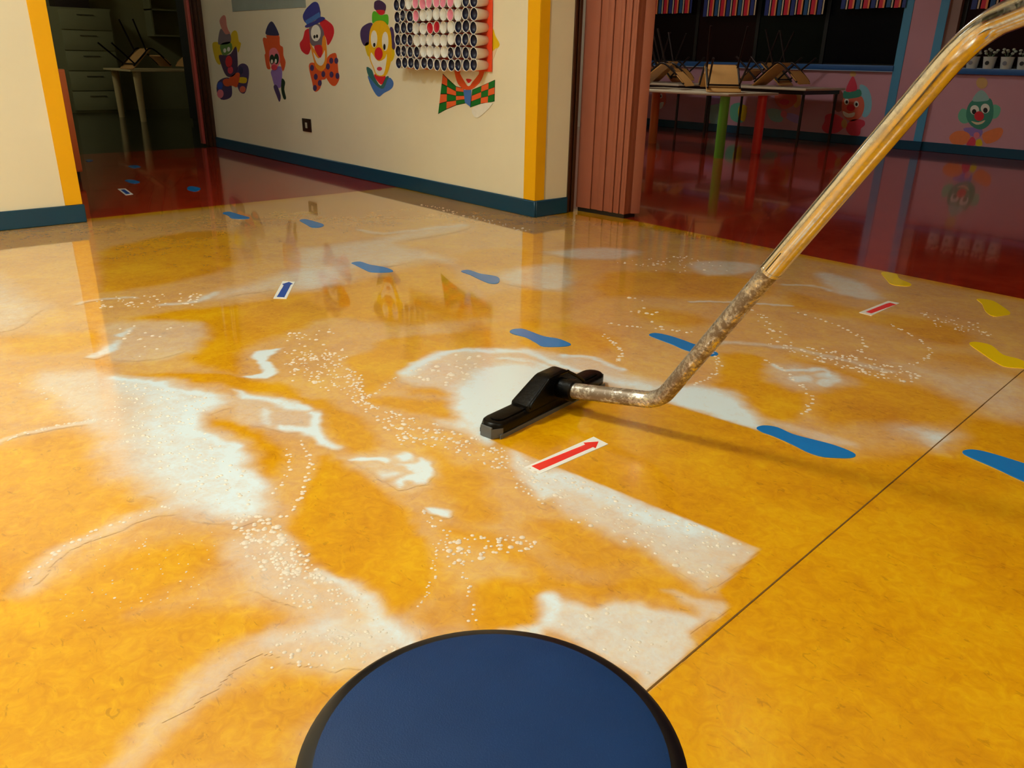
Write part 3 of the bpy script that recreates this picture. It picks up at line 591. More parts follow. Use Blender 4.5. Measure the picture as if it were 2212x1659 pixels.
# base bar with rounded ends
def capsule(u0, u1, wd, n=8):
    pts = []
    for i in range(n + 1): a = -math.pi / 2 + math.pi * i / n; pts.append((u1 - wd + wd * math.cos(a), wd * math.sin(a)))
    for i in range(n + 1): a = math.pi / 2 + math.pi * i / n; pts.append((u0 + wd + wd * math.cos(a), wd * math.sin(a)))
    return pts
MB().prism([nl(u, v - 0.012, 0.006) for u, v in capsule(0.0, LN + 0.005, 0.030)], (0, 0, 0.030)).build('base_bar', m_blkpl, nz, bevel=0.008, seg=3)
MB().prism([nl(u, v - 0.012, 0.036) for u, v in capsule(0.02, LN - 0.015, 0.019)], (0, 0, 0.004)).build('base_rib', m_blkpl, nz, bevel=0.0018, seg=2)
for v in (-0.043, 0.0165): MB().prism([nl(0.012, v, 0), nl(LN - 0.008, v, 0), nl(LN - 0.008, v + 0.0025, 0), nl(0.012, v + 0.0025, 0)], (0, 0, 0.010)).build('squeegee_blade', m_grey, nz)
for u, du in ((-0.003, 0.005), (LN + 0.002, 0.005)):
    MB().prism([nl(u, -0.028, 0.001), nl(u + du, -0.028, 0.001), nl(u + du, 0.004, 0.001), nl(u, 0.004, 0.001)], (0, 0, 0.027)).build('blade_clip', m_grey, nz, bevel=0.0015)
for u0_, u1_, v0_, v1_ in ((-0.003, 0.020, 0.004, 0.0175), (-0.003, 0.020, -0.028, -0.0425)):
    mbp = MB().prism([nl(u0_, v0_, 0.002), nl(u1_, v1_, 0.002), nl(u1_ + 0.002, v1_, 0.002), nl(u0_ + 0.002, v0_, 0.002)], (0, 0, 0.022)); mbp.build('clip_strap', m_grey, nz)
# hood: wide foot narrowing to a rounded crown
hu = 0.222
def rrect(cu, cv, lu, lv, z, r, n=5):
    pts = []
    for sx, sy, a0 in ((1, 1, 0), (-1, 1, 90), (-1, -1, 180), (1, -1, 270)):
        for i in range(n + 1):
            a = math.radians(a0 + 90 * i / n); pts.append(nl(cu + sx * (lu / 2 - r) + r * math.cos(a), cv + sy * (lv / 2 - r) + r * math.sin(a), z))
    return pts
secs = [(-0.002, 0.226, 0.054, 0.030, 0.008), (-0.002, 0.222, 0.053, 0.046, 0.008), (0.0, 0.150, 0.049, 0.068, 0.008), (0.002, 0.084, 0.045, 0.088, 0.008), (0.003, 0.070, 0.042, 0.0925, 0.008), (0.003, 0.050, 0.030, 0.095, 0.006)]
mb = MB(); rings = [rrect(hu + s[0], -0.010 + i * 0.001, s[1], s[2], s[3], s[4]) for i, s in enumerate(secs)]; nn = len(rings[0])
mb.add([p for rg in rings for p in rg], [(i * nn + j, i * nn + (j + 1) % nn, (i + 1) * nn + (j + 1) % nn, (i + 1) * nn + j) for i in range(len(rings) - 1) for j in range(nn)] + [tuple(range(nn)), tuple((len(rings) - 1) * nn + j for j in range(nn))])
mb.build('hood', m_blkpl, nz, smooth=True)
rim = [nl(hu - 0.104, 0.0185, 0.040), nl(hu - 0.103, 0.0180, 0.048), nl(hu - 0.070, 0.0165, 0.068), nl(hu - 0.040, 0.0150, 0.086), nl(hu - 0.028, 0.0145, 0.090), nl(hu + 0.034, 0.0145, 0.090), nl(hu + 0.044, 0.0150, 0.086), nl(hu + 0.074, 0.0165, 0.068), nl(hu + 0.102, 0.0180, 0.048), nl(hu + 0.103, 0.0185, 0.040)]
MB().tube(smoothpath(rim, 4), 0.0035, 8).build('hood_rim', m_blkpl, nz, smooth=True)
s0 = nl(hu + 0.008, -0.01, 0.056); s1 = nl(hu + 0.008, 0.058, 0.060)
MB().tube([s0, s0.lerp(s1, 0.75), s0.lerp(s1, 0.76), s1], [0.026, 0.024, 0.0265, 0.0262], 24).build('socket', m_blkpl, nz, smooth=True)
# wand
def chrome(name, dirt, rough):
    g = NG(name); n = g.noise(26, 6, 0.7, dist=0.8); n2 = g.noise(140, 5, 0.7)
    f = g.math('ADD', g.math('MULTIPLY', n, 0.6), g.math('MULTIPLY', n2, 0.4)); k = g.ramp(f, [(0.5 - dirt * 0.12, (0, 0, 0)), (0.62 - dirt * 0.1, (1, 1, 1))])
    km = g.math('MULTIPLY', k, dirt)
    g.l(g.mixc(km, lin((222, 218, 210)), lin((96, 70, 38))), g.b.inputs['Base Color'])
    g.l(g.math('SUBTRACT', 1.0, g.math('MULTIPLY', km, 0.75)), g.b.inputs['Metallic'])
    g.l(g.math('ADD', rough, g.math('MULTIPLY', km, 0.3)), g.b.inputs['Roughness'])
    g.l(g.bump(f, 0.15 * dirt, 0.0006), g.b.inputs['Normal']); return g.m
m_chA = chrome('chrome_worn', 0.85, 0.2); m_chB = chrome('chrome_clean', 0.25, 0.12)
wd = empty('vacuum_wand', A0 + s1); tag(wd, 'bent chrome vacuum wand plugged into the black floor nozzle', 'vacuum wand')
def pt(x, y, Z): r_ = ray(x, y) * Z; return Vector((r_[0], r_[1], H + r_[2]))
Q = pt(1425, 866, 66.04 / 37.5); Tj = pt(1680, 563, 66.04 / 43); T1 = pt(2112, 60, 66.04 / 61); T3 = pt(2440, -70, 66.04 / 80)
def px_of(p):
    v = M @ (np.array(p) - [0, 0, H]); return v[:2] / v[2] * F + [CX, CY]
Tj = min([Q.lerp(T1, k / 200) for k in range(201)], key=lambda p: np.hypot(*(px_of(p) - [1672, 572])))
S1 = A0 + s1; S0 = A0 + s0.lerp(s1, 0.5)
def corner(p, c, q, r, n=12):      # fillet
    u = (p - c).normalized(); v = (q - c).normalized(); ang = u.angle(v); dd = r / math.tan(ang / 2); out = []
    a, b = c + u * dd, c + v * dd; bis = (u + v).normalized(); ctr = c + bis * (r / math.sin(ang / 2))
    va, vb = a - ctr, b - ctr; w_ = va.angle(vb)
    for i in range(n + 1): t = i / n; out.append(ctr + (va * math.sin((1 - t) * w_) + vb * math.sin(t * w_)) / math.sin(w_))
    return out
o0 = wd.location
low = [S0, S1] + corner(S1, Q, T1, 0.075, 14) + [Tj]
MB().tube([p - o0 for p in low], 0.0187, 28).build('lower_tube', m_chA, wd, smooth=True)
Tj2 = Tj - (T1 - Q).normalized() * 0.012
up = [Tj2] + corner(Tj2, T1, T3, 0.13, 16) + [T3]
MB().tube([p - o0 for p in up], 0.0199, 28).build('upper_tube', m_chB, wd, smooth=True)
tdir = (T1 - Q).normalized()
MB().tube([Tj2 - tdir * 0.002 - o0, Tj2 + tdir * 0.004 - o0], 0.0206, 28).build('joint_lip', m_chB, wd, smooth=True)

side = tdir.cross(Vector((M[2][0], M[2][1], M[2][2]))).normalized(); tocam = (Vector((0, 0, H)) - Tj2).normalized(); tocam = (tocam - tdir * tocam.dot(tdir)).normalized()
for sgn in (0.35,):
    nrm2 = (tocam * 0.94 + side * sgn).normalized() * 0.0192
    MB().tube([Tj2 + tdir * 0.004 + nrm2 - o0, Tj2 + tdir * 0.05 + nrm2 - o0], 0.0012, 6).build('slot', m_black, wd)
# ------------------------------------------------------------------ vacuum cleaner head in the foreground
zl = 0.28; far = fl(1068, 1360, zl - 0.010); rad = 0.153; hd = Vector((far.x, far.y, 0)).normalized(); vc = Vector((far.x, far.y, 0)) - hd * rad
vac = empty('wet_vacuum', vc); tag(vac, 'round navy blue lid of a wet vacuum cleaner standing on the floor', 'vacuum cleaner')
g = NG('navy_lid'); n = g.noise(700, 3, 0.6); n2 = g.noise(12, 4, 0.6); sp = g.ramp(n, [(0.0, (0, 0, 0)), (0.70, (0, 0, 0)), (0.78, (1, 1, 1))])
g.l(g.mixc(g.math('MULTIPLY', sp, 0.35), g.mixc(n2, lin((12, 42, 86)), lin((18, 54, 104))), lin((110, 150, 200))), g.b.inputs['Base Color']); g.b.inputs['Roughness'].default_value = 0.5
g.l(g.bump(n, 0.5, 0.0006), g.b.inputs['Normal']); g.b.inputs['Specular IOR Level'].default_value = 0.22
MB().lathe([(0.0, zl + 0.004), (0.06, zl + 0.003), (0.11, zl + 0.001), (0.133, zl - 0.0012), (0.138, zl - 0.0028)], seg=96).build('lid_top', g.m, vac, smooth=True)
MB().lathe([(0.138, zl - 0.0029), (0.1465, zl - 0.0048), (rad - 0.001, zl - 0.009), (rad, zl - 0.015), (rad, zl - 0.04), (rad - 0.006, zl - 0.045), (0.10, zl - 0.045)], seg=96).build('lid_rim', mat('dark_reflection_rim', (6, 8, 16), 0.3), vac, smooth=True)  # dark reflections on the rounded lid edge put into this near-black colour
MB().lathe([(0.0, 0.05), (0.125, 0.05), (0.135, 0.06), (0.14, zl - 0.06), (0.143, zl - 0.046), (0.0, zl - 0.046)], seg=64).build('drum', mat('drum_grey', (120, 122, 126), 0.35, metal=0.4), vac, smooth=True)
for k in range(4):
    a = math.radians(45 + 90 * k); c = Vector((0.095 * math.cos(a), 0.095 * math.sin(a), 0))
    MB().tube([c + Vector((-0.009, 0, 0.022)), c + Vector((0.009, 0, 0.022))], 0.022, 18).box((c.x - 0.006, c.y - 0.006, 0.03), (c.x + 0.006, c.y + 0.006, 0.052)).build('castor', m_black, vac, smooth=True)

# ------------------------------------------------------------------ paper clowns
COL = dict(pinkl=(206, 130, 124), grey=(120, 108, 122), yellow=(226, 196, 20), green=(96, 140, 70), purple=(74, 56, 108), dpurple=(70, 42, 86), red=(214, 36, 52), orange=(224, 88, 40), orange2=(238, 104, 54), blue=(40, 84, 196),
           dblue=(44, 42, 92), lblue=(72, 118, 200), mblue=(58, 60, 150), white=(238, 238, 232), black=(16, 14, 18), gold=(240, 190, 20), goldd=(240, 150, 40), teal=(54, 110, 112), lgreen=(92, 190, 40), dgreen=(20, 116, 44), pink=(232, 128, 150), lilac=(150, 120, 200), cream=(236, 214, 180), dgreen2=(20, 50, 34),
           salmon=(222, 106, 84), aqua=(140, 200, 224), mint=(108, 190, 160), sea=(60, 140, 122), tan=(214, 170, 110), crim=(218, 62, 88), brown=(130, 76, 70), lav=(180, 150, 216), peach=(236, 130, 80), hatg=(150, 190, 190))
def pm(c): return mat('paper_' + c, COL[c], 0.45, var=0.08, scale=40)
def cutout(name, label, cat, Y, layers, group='paper clowns on the cream wall'):
    allp = [onY(x, y, Y) for (_, _, pts, _, _) in layers for x, y in pts]
    org = Vector((sum(p.x for p in allp) / len(allp), Y, min(p.z for p in allp)))
    t = empty(name, org); tag(t, label, cat, group)
    for (pn, c, pts, lv, sm) in layers:
        pts = smoothloop(pts, 3) if sm else pts
        loop = [onY(x, y, Y) - org for x, y in pts]
        MB().prism([p + Vector((0, -0.0009 * lv, 0)) for p in loop], (0, -0.0011, 0)).build(pn, pm(c), t)
    return t
def LY(zf): return lambda pn, c, pts, lv=0, sm=1: (pn, c, zf(pts), lv, sm)
q = LY(Z2)
cutout('paper_clown', 'paper clown with grey cone hat and yellow hair next to the brown door frame', 'paper clown', YC, [
 q('hat_tip','pinkl',[(230,230),(270,172),(300,190),(310,280),(330,340),(350,375),(300,385),(255,320)]), q('hat','grey',[(215,480),(225,380),(250,320),(300,385),(350,380),(352,480),(240,500)],1),
 q('hair','yellow',[(360,380),(400,340),(430,370),(445,460),(470,490),(440,590),(420,530),(370,560),(355,470)]), q('hair','yellow',[(150,490),(200,470),(235,500),(255,600),(240,720),(200,700),(170,620)]),
 q('forehead','green',[(240,500),(350,470),(372,560),(300,620),(262,610)],1), q('face','dpurple',[(225,620),(300,620),(360,600),(415,520),(432,640),(430,780),(390,850),(330,860),(290,820),(250,720)],2),
 q('eye','white',ell(292,566,16,24),3), q('eye','white',ell(336,552,16,26),3), q('nose','red',ell(338,690,38,66),3), q('mouth','crim',ell(355,785,30,42),3),
 q('bow_tie','purple',[(210,920),(290,870),(350,890),(370,1040),(340,1100),(250,1115),(200,1030)]), q('bow_tie','purple',[(410,820),(440,740),(490,710),(545,740),(560,830),(540,960),(510,1045),(460,1030),(430,960)]),
 q('bow_patch','blue',ell(236,960,30,44),1), q('bow_patch','pink',ell(240,1050,36,48),1), q('bow_patch','orange',[(270,900),(330,880),(345,960),(290,960)],1), q('bow_patch','yellow',[(430,870),(530,870),(525,930),(440,920)],1), q('bow_patch','salmon',ell(490,1000,34,36),1), q('bow_patch','dblue',ell(470,790,24,44),1),
 q('bow_knot','orange',[(330,890),(410,820),(460,830),(430,970),(380,960),(330,955)],2)])
cutout('paper_clown', 'narrow paper clown with orange hair and small navy hat', 'paper clown', YC, [
 q('hair','orange',[(760,390),(890,385),(905,500),(940,530),(945,620),(970,700),(940,800),(905,690),(850,560),(800,570),(790,700),(800,770),(760,760),(735,620),(745,590),(715,450),(730,420),(760,430)]),
 q('hat','dblue',[(750,345),(780,270),(815,240),(850,280),(892,370),(885,398),(760,390)],1), q('face','pink',[(790,570),(850,535),(895,600),(908,700),(850,770),(800,710)],1),
 q('eye','dgreen2',ell(820,665,26,54),2), q('eye','dgreen2',ell(870,660,26,60),2), q('pupil','white',ell(820,688,10,22),3), q('pupil','white',ell(864,684,10,24),3), q('nose','crim',ell(846,755,34,32),3),
 q('body','lilac',[(810,790),(920,745),(926,940),(900,985),(850,965),(820,870)]), q('shoe','purple',[(836,970),(872,955),(915,1070),(902,1140),(870,1070)],1), q('shoe','dgreen2',[(930,880),(965,920),(955,1000),(976,1100),(948,1105),(922,1000)],1)])
cutout('paper_clown', 'paper clown with tall blue hat, red hair and spotted orange bow', 'paper clown', YC, [
 q('hair','red',[(1355,250),(1400,215),(1450,240),(1500,290),(1512,370),(1480,460),(1440,505),(1420,420),(1370,340)]), q('hair','red',[(1190,340),(1240,330),(1262,470),(1240,580),(1210,612),(1150,570),(1128,490),(1160,440),(1175,390)]),
 q('face','grey',[(1240,300),(1330,260),(1390,330),(1402,420),(1382,520),(1262,505),(1240,400)],1), q('hat','mblue',[(1165,190),(1190,120),(1230,70),(1290,22),(1340,45),(1362,180),(1290,230),(1205,262)],2), q('hat_band','lblue',[(1195,232),(1350,135),(1366,188),(1212,280)],3,0), q('hat_brim','mblue',[(1196,285),(1300,235),(1370,188),(1416,210),(1330,262),(1215,310)],3),
 q('eyes','white',ell(1312,370,54,92),3), q('pupil','black',ell(1299,412,12,20),4), q('pupil','black',ell(1327,406,12,20),4),
 q('muzzle','goldd',[(1245,480),(1300,560),(1370,540),(1388,420),(1415,408),(1432,560),(1430,720),(1400,780),(1360,797),(1310,750),(1280,640)],2), q('smile','white',[(1285,585),(1340,655),(1395,600),(1412,565),(1410,680),(1372,737),(1320,700)],3), q('nose','red',[(1296,520),(1370,505),(1390,570),(1368,645),(1330,610)],4),
 q('bow_tie','orange',[(1230,740),(1270,700),(1330,730),(1372,800),(1366,960),(1330,1018),(1290,1018),(1268,920)]), q('bow_tie','orange',[(1390,800),(1440,640),(1520,592),(1545,640),(1560,800),(1572,880),(1530,958),(1480,950),(1430,880)]), q('bow_knot','orange',[(1340,800),(1420,790),(1420,882),(1350,882)],1),
 *[q('bow_spot','purple',ell(cx,cy,21,34),2) for cx, cy in ((1268,760),(1310,860),(1300,985),(1395,830),(1446,745),(1484,680),(1486,835),(1540,680),(1553,850),(1355,930))]])
q = LY(Z3)
cutout('paper_clown', 'paper clown with yellow face and purple hair beside the cup picture', 'paper clown', YC, [
 q('hair','purple',[(330,290),(378,300),(350,400),(340,540),(280,578),(240,520),(223,420),(250,340)]), q('hair','purple',[(595,360),(640,370),(662,600),(620,595)]),
 q('hat_ball','dpurple',[(400,70),(410,20),(470,3),(540,50),(547,110),(520,150),(440,135),(405,110)],2), q('hat_band','red',[(428,130),(530,130),(522,178),(470,184)],3), q('hat_brim','lgreen',[(375,180),(400,140),(440,160),(480,195),(560,180),(580,230),(572,315),(520,265),(430,262),(380,292)],1),
 q('face','gold',[(430,265),(500,258),(560,300),(605,400),(622,560),(616,720),(590,850),(540,952),(430,947),(390,860),(340,730),(335,560),(345,400),(380,310)],1), q('ear','yellow',[(283,560),(332,540),(338,705),(308,680)]), q('ear','yellow',[(615,600),(657,650),(640,742),(608,765)]),
 q('eye','white',ell(400,490,40,108),2), q('eye','white',ell(540,520,40,120),2), q('pupil','black',ell(405,565,14,26),3), q('pupil','black',ell(532,590,14,38),3),
 q('mouth','white',[(365,660),(420,740),(470,770),(540,730),(557,680),(557,760),(520,932),(440,937),(400,850),(358,740)],2), q('nose','red',ell(460,675,50,80),4), q('lips','crim',ell(470,865,32,25),3),
 q('neckerchief','red',[(400,935),(540,950),(500,1062),(440,1020)],0), q('collar','teal',[(303,842),(370,880),(400,960),(480,1080),(545,970),(582,970),(520,1112),(430,1085),(330,960)],0), q('collar','lblue',[(320,950),(430,1080),(520,1112),(582,975),(640,1030),(622,1110),(520,1172),(450,1215),(370,1100)],1)])
def strip(top, bot, rows, cols=('orange2', 'dgreen'), start=0):
    out = []
    for i in range(len(top) - 1):
        for r in range(rows):
            f0, f1 = r / rows + 0.012, (r + 1) / rows - 0.012
            L_ = lambda a, b, f: (a[0] + (b[0] - a[0]) * f, a[1] + (b[1] - a[1]) * f)
            out.append(q('bow_check', cols[(i + r + start) % 2], [L_(top[i], bot[i], f0), L_(top[i + 1], bot[i + 1], f0), L_(top[i + 1], bot[i + 1], f1), L_(top[i], bot[i], f1)], 1, 0))
    return out
cutout('paper_clown', 'paper clown with checkered green and orange bow hanging below the cup picture', 'paper clown', YC, [
 q('hair','yellow',[(1700,360),(1815,338),(1890,358),(1922,450),(1977,560),(1930,622),(1870,672),(1700,640)]), q('hair_curl','cream',[(1790,700),(1870,660),(1945,615),(1810,920),(1780,860)],1),
 q('muzzle','orange',[(1410,860),(1470,880),(1600,860),(1720,870),(1795,860),(1745,1010),(1660,1102),(1580,1132),(1500,1102),(1440,1020)],2), q('smile','white',[(1488,890),(1724,890),(1640,1030),(1590,1084),(1540,1022)],3), q('tongue','red',[(1560,992),(1632,1002),(1592,1046)],4),
 q('bow_tie','black',[(1262,925),(1320,985),(1430,1085),(1528,1110),(1545,1300),(1430,1325),(1310,1375),(1203,1434)],0,0), q('bow_tie','black',[(1632,1128),(1750,1078),(1840,1038),(1918,1002),(1912,1275),(1830,1295),(1740,1305),(1605,1352)],0,0),
 *strip([(1264,930),(1320,990),(1430,1090),(1525,1112)], [(1206,1430),(1310,1372),(1430,1320),(1545,1296)], 4), *strip([(1640,1130),(1750,1082),(1840,1040),(1915,1006)], [(1612,1348),(1740,1302),(1830,1292),(1910,1272)], 3, start=1),
 q('bow_knot','lblue',[(1525,1130),(1625,1130),(1612,1342),(1545,1290)],3,0), q('paper_curl','white',[(1630,1380),(1740,1310),(1895,1300),(1705,1482)],4)])
# poster and socket
pc_ = [onY(x, y, YC) for x, y in ((503, 25), (661, 12))]
t = empty('poster', (pc_[0].x, YC - 0.0005, pc_[0].z)); tag(t, 'pale grey blue paper poster high on the clown wall', 'poster')
MB().box((0, -0.002, 0.0), (pc_[1].x - pc_[0].x, 0, 0.7)).build('sheet', mat('poster_sheet', (150, 164, 160), 0.5, var=0.18, scale=7), t)
sc = [onY(*p, YC) for p in Z2([(1160, 1322), (1265, 1482)])]
t = empty('wall_socket', ((sc[0].x + sc[1].x) / 2, YC, (sc[0].z + sc[1].z) / 2)); tag(t, 'small dark brown socket plate on the cream wall', 'socket')
hw, hh = abs(sc[1].x - sc[0].x) / 2, abs(sc[0].z - sc[1].z) / 2
MB().box((-hw, -0.008, -hh), (hw, 0, hh)).build('plate', mat('socket_brown', (44, 22, 14), 0.35), t, bevel=0.003)
MB().box((-hw * 0.22, -0.011, -hh * 0.45), (hw * 0.22, -0.0075, hh * 0.4)).build('rocker', mat('socket_rocker', (190, 186, 170), 0.35), t, bevel=0.001)
# cup picture
YR = YC - 0.10; cl = onY(740 + 695 / 5.821, 790 / 5.821, YR); cr = onY(740 + 1640 / 5.821, 830 / 5.821, YR)
SX = (cr.x - cl.x) / 11; SZ = 0.0610; zb = cl.z
t = empty('cup_picture', (cl.x - 0.03, YC, zb - 0.035)); tag(t, 'picture of painted paper cups glued in rows on an orange board', 'cup picture')
org = t.location
MB().box((-0.01, -0.012, 0.005), (onY(1062, 60, YC - 0.012).x - org.x, -0.0045, 8.2 * SZ)).build('board', mat('board_orange', (240, 74, 34), 0.5), t, bevel=0.002)
pat = ['NNNNNNNNNNNN', 'NNNNWWWWNNNN', 'NNNWWWWWWNNN', 'NNNWWRRWWNNN', 'NNNPWWWWPWNN', 'NNWPPPPPPWNN', 'NNWPPPPPPWNN', 'NNWPPNNPPWNN']
lm = dict(N=mat('cup_navy', (14, 20, 56), 0.4, var=0.5, scale=60), W=mat('cup_inner_white', (226, 228, 228), 0.5, var=0.12, scale=80), P=mat('cup_inner_pink', (236, 140, 172), 0.5, var=0.15, scale=60), R=mat('cup_inner_red', (190, 14, 44), 0.45, var=0.2, scale=60))
cm = mat('cup_paper', (236, 232, 230), 0.5)
def lathe_mesh(name, prof, seg, m):
    mb = MB().lathe(prof, seg=seg, axis='Y'); me = bpy.data.meshes.new(name); me.from_pydata(mb.v, [], mb.f); me.materials.append(m); me.polygons.foreach_set('use_smooth', [True] * len(me.polygons)); return me
cup_me = lathe_mesh('cup', [(0.0, 0.0), (0.021, 0.0), (0.0298, -0.084), (0.0312, -0.086), (0.0312, -0.0885), (0.0290, -0.0885), (0.0285, -0.084)], 18, cm)
lin_me = {k: lathe_mesh('lining', [(0.0285, -0.084), (0.0268, -0.066 if k == 'N' else -0.078), (0.0, -0.062 if k == 'N' else -0.081)], 18, m) for k, m in lm.items()}
for r, row in enumerate(pat):
    for c_, ch in enumerate(row):
        cu = bpy.data.objects.new('cup', cup_me); C.objects.link(cu); cu.parent = t
        cu.location = (cl.x - org.x + c_ * SX + random.uniform(-0.002, 0.002), -0.0115, zb - org.z + r * SZ + random.uniform(-0.002, 0.002)); cu.rotation_euler = (random.uniform(-0.05, 0.05), 0, random.uniform(-0.05, 0.05))
        ln = bpy.data.objects.new('lining', lin_me[ch]); C.objects.link(ln); ln.parent = cu

# ------------------------------------------------------------------ the red room: pink wall, sills, windows
tag(MB().box((-7.15, YP, 0), (2.6, YP + 0.1, 0.715)).build('wall_pink', m_pink), 'pink wall below the blue window sills', kind='structure')
wall('wall_pink_head', (-7.15, YP, 1.95), (2.6, YP + 0.1, CE), m_pink)
xl0, xl1, xr0, xr1 = -3.845, -3.765, -3.515, -3.44
tag(MB().box((xl0, YP - 0.03, 0), (xr1, YP + 0.1, CE)).build('wall_pillar', m_pink, bevel=0.004), 'pink pillar between two dark windows', kind='structure')
for k, (a_, b_) in enumerate(((xl0 - 0.004, xl1), (xr0, xr1 + 0.004))):
    struct('trim_%d' % (4 + k), (a_, YP - 0.036, 0.088), (b_, YP - 0.03, CE), m_band, 'light blue painted band on the pink pillar')
sk = MB().box((-7.15, YP - 0.014, 0), (xl0, YP, 0.088)).build('baseboard_pink', m_teal, bevel=0.003, seg=1); tag(sk, 'dark teal skirting under the pink wall', kind='structure')
sk = MB().box((xl0 - 0.01, YP - 0.046, 0), (xr1 + 0.01, YP - 0.03, 0.088)).build('baseboard_pillar', m_teal, bevel=0.003, seg=1); tag(sk, kind='structure')
sk = MB().box((xr1, YP - 0.014, 0), (2.6, YP, 0.088)).build('baseboard_pink_right', m_teal, bevel=0.003, seg=1); tag(sk, kind='structure')
struct('trim_6', (-7.15, YP - 0.05, 0.722), (xl0, YP + 0.10, 0.775), m_blue, 'blue window sill behind the stacked chairs', bevel=0.004)
struct('trim_7', (xr1, YP - 0.05, 0.715), (2.6, YP + 0.10, 0.765), m_blue, 'blue window sill carrying the flower pots', bevel=0.004)
def window(name, x0, x1, cols, label):
    t = empty(name, (x0, YP + 0.06, 0.77)); tag(t, label, kind='structure'); n = len(cols); wdt = (x1 - x0) / n
    for i, c in enumerate(cols):
        MB().box((i * wdt + 0.02, 0.0, 0.02), ((i + 1) * wdt - 0.02, 0.008, 1.16)).build('pane', mat('night_pane_%d_%d_%d' % c, c, 0.25, spec=0.12), t)
        MB().box((i * wdt - 0.02, -0.01, 0.0), (i * wdt + 0.02, 0.03, 1.18)).build('window_frame', m_black, t)
    MB().box((0, 0.01, 0.0), (x1 - x0, 0.03, 1.18)).build('backing', m_black, t)
window('window_1', -7.15, xl0 - 0.01, [(18, 4, 6), (30, 6, 8), (6, 14, 10), (4, 6, 14)], 'dark night window above the blue sill with stacked chairs')
window('window_2', xr1 + 0.12, 2.6, [(34, 6, 10), (8, 4, 6), (6, 6, 8), (6, 6, 8)], 'dark night window above the sill with flower pots')
struct('trim_8', (xr1, YP - 0.005, 0.766), (xr1 + 0.10, YP + 0.10, 1.95), mat('reveal', (150, 118, 112), 0.5))
# striped ribbon valances
rb = [mat('ribbon_navy', (36, 52, 130), 0.5), mat('ribbon_cream', (226, 206, 178), 0.5), mat('ribbon_red', (218, 24, 62), 0.5), mat('ribbon_orange', (250, 154, 92), 0.5), mat('ribbon_teal', (30, 84, 140), 0.5)]
vs = [(1400, 1493, 30), (1518, 1635, 35), (1650, 1783, 33), (1815, 1955, 19), (2096, 2212, 19)]
vl = ['striped ribbon valance next to the folding door', 'striped ribbon valance second from the folding door', 'striped ribbon valance above the red clown', 'striped ribbon valance beside the blue banded pillar', 'striped ribbon valance above the flower pots']
for (a_, b_, yb), lab in zip(vs, vl):
    p, q_ = onY(a_, yb, YP - 0.05), onY(b_, yb - (0 if a_ > 1800 else 1), YP - 0.05)
    t = empty('ribbon_valance', (p.x, YP - 0.05, p.z)); tag(t, lab, 'valance', 'striped ribbon valances over the dark windows'); Wd = q_.x - p.x; x = 0.004; k = 0
    seqr = [(0, 0.055), (None, 0.012), (1, 0.018), (None, 0.02), (2, 0.05), (3, 0.022), (None, 0.025), (4, 0.05), (None, 0.012), (1, 0.018), (None, 0.02), (2, 0.052), (3, 0.022), (None, 0.02)]
    while x < Wd - 0.02:
        c_, wdt = seqr[k % len(seqr)]; wdt *= 0.82 if c_ is not None else 0.7
        if c_ is not None:
            MB().box((x, -0.004 - (k % 2) * 0.004, -random.uniform(0, 0.008)), (min(x + wdt, Wd), 0.0 - (k % 2) * 0.004, 0.66)).build('ribbon', rb[c_], t)
        x += wdt; k += 1
    MB().box((-0.01, -0.012, 0.64), (Wd + 0.01, 0.049, 0.68)).build('rail', m_black, t)
# paper clowns on the pink wall
G2 = 'paper clowns on the pink wall'
q = LY(Z5)
cutout('paper_clown', 'red faced paper clown with red cone hat on the pink wall', 'paper clown', YP, [
 q('hair','aqua',[(1820,700),(1880,720),(1915,800),(1915,900),(1880,960),(1840,950),(1830,800)]), q('hair','brown',[(1610,760),(1660,740),(1690,800),(1680,900),(1630,920),(1600,850)]),
 q('face','salmon',[(1690,800),(1760,770),(1840,800),(1858,880),(1830,960),(1760,1000),(1700,970),(1672,900)],1), q('hat_brim','sea',[(1690,750),(1740,760),(1820,735),(1832,790),(1760,810),(1690,810)],2), q('hat','crim',[(1705,745),(1755,635),(1780,650),(1800,735),(1750,755)],3), q('hat_ball','tan',ell(1765,610,26,22),2),
 q('eye','white',ell(1712,838,20,26),2), q('eye','white',ell(1792,858,20,26),2), q('pupil','black',ell(1714,840,10,14),3), q('pupil','black',ell(1795,860,10,14),3), q('nose','red',ell(1748,888,34,28),3), q('smile','white',[(1682,915),(1730,935),(1780,925),(1770,960),(1720,968),(1690,950)],2),
 q('bow_tie','crim',[(1540,950),(1600,935),(1680,975),(1690,1040),(1640,1090),(1560,1100),(1508,1060),(1530,1000)],1), q('bow_tie','crim',[(1710,1040),(1760,985),(1850,990),(1862,1030),(1830,1060),(1820,1110),(1770,1125),(1720,1090)],1), q('bow_knot','tan',ell(1693,1020,24,38),2)], G2)
cutout('paper_clown', 'faded paper clown with lilac bow seen between the table legs', 'paper clown', YP, [
 q('face','salmon',[(1130,760),(1240,750),(1300,790),(1290,850),(1200,900),(1130,850)],1), q('hair','tan',[(1270,740),(1330,760),(1330,860),(1280,880)]), q('mouth','crim',ell(1200,840,40,24),2), q('collar','hatg',[(1060,900),(1170,910),(1180,1000),(1090,990)]), q('bow_tie','lav',[(1230,930),(1330,960),(1325,1020),(1220,980)]), q('knot','pink',ell(1195,940,26,30),2)], G2)
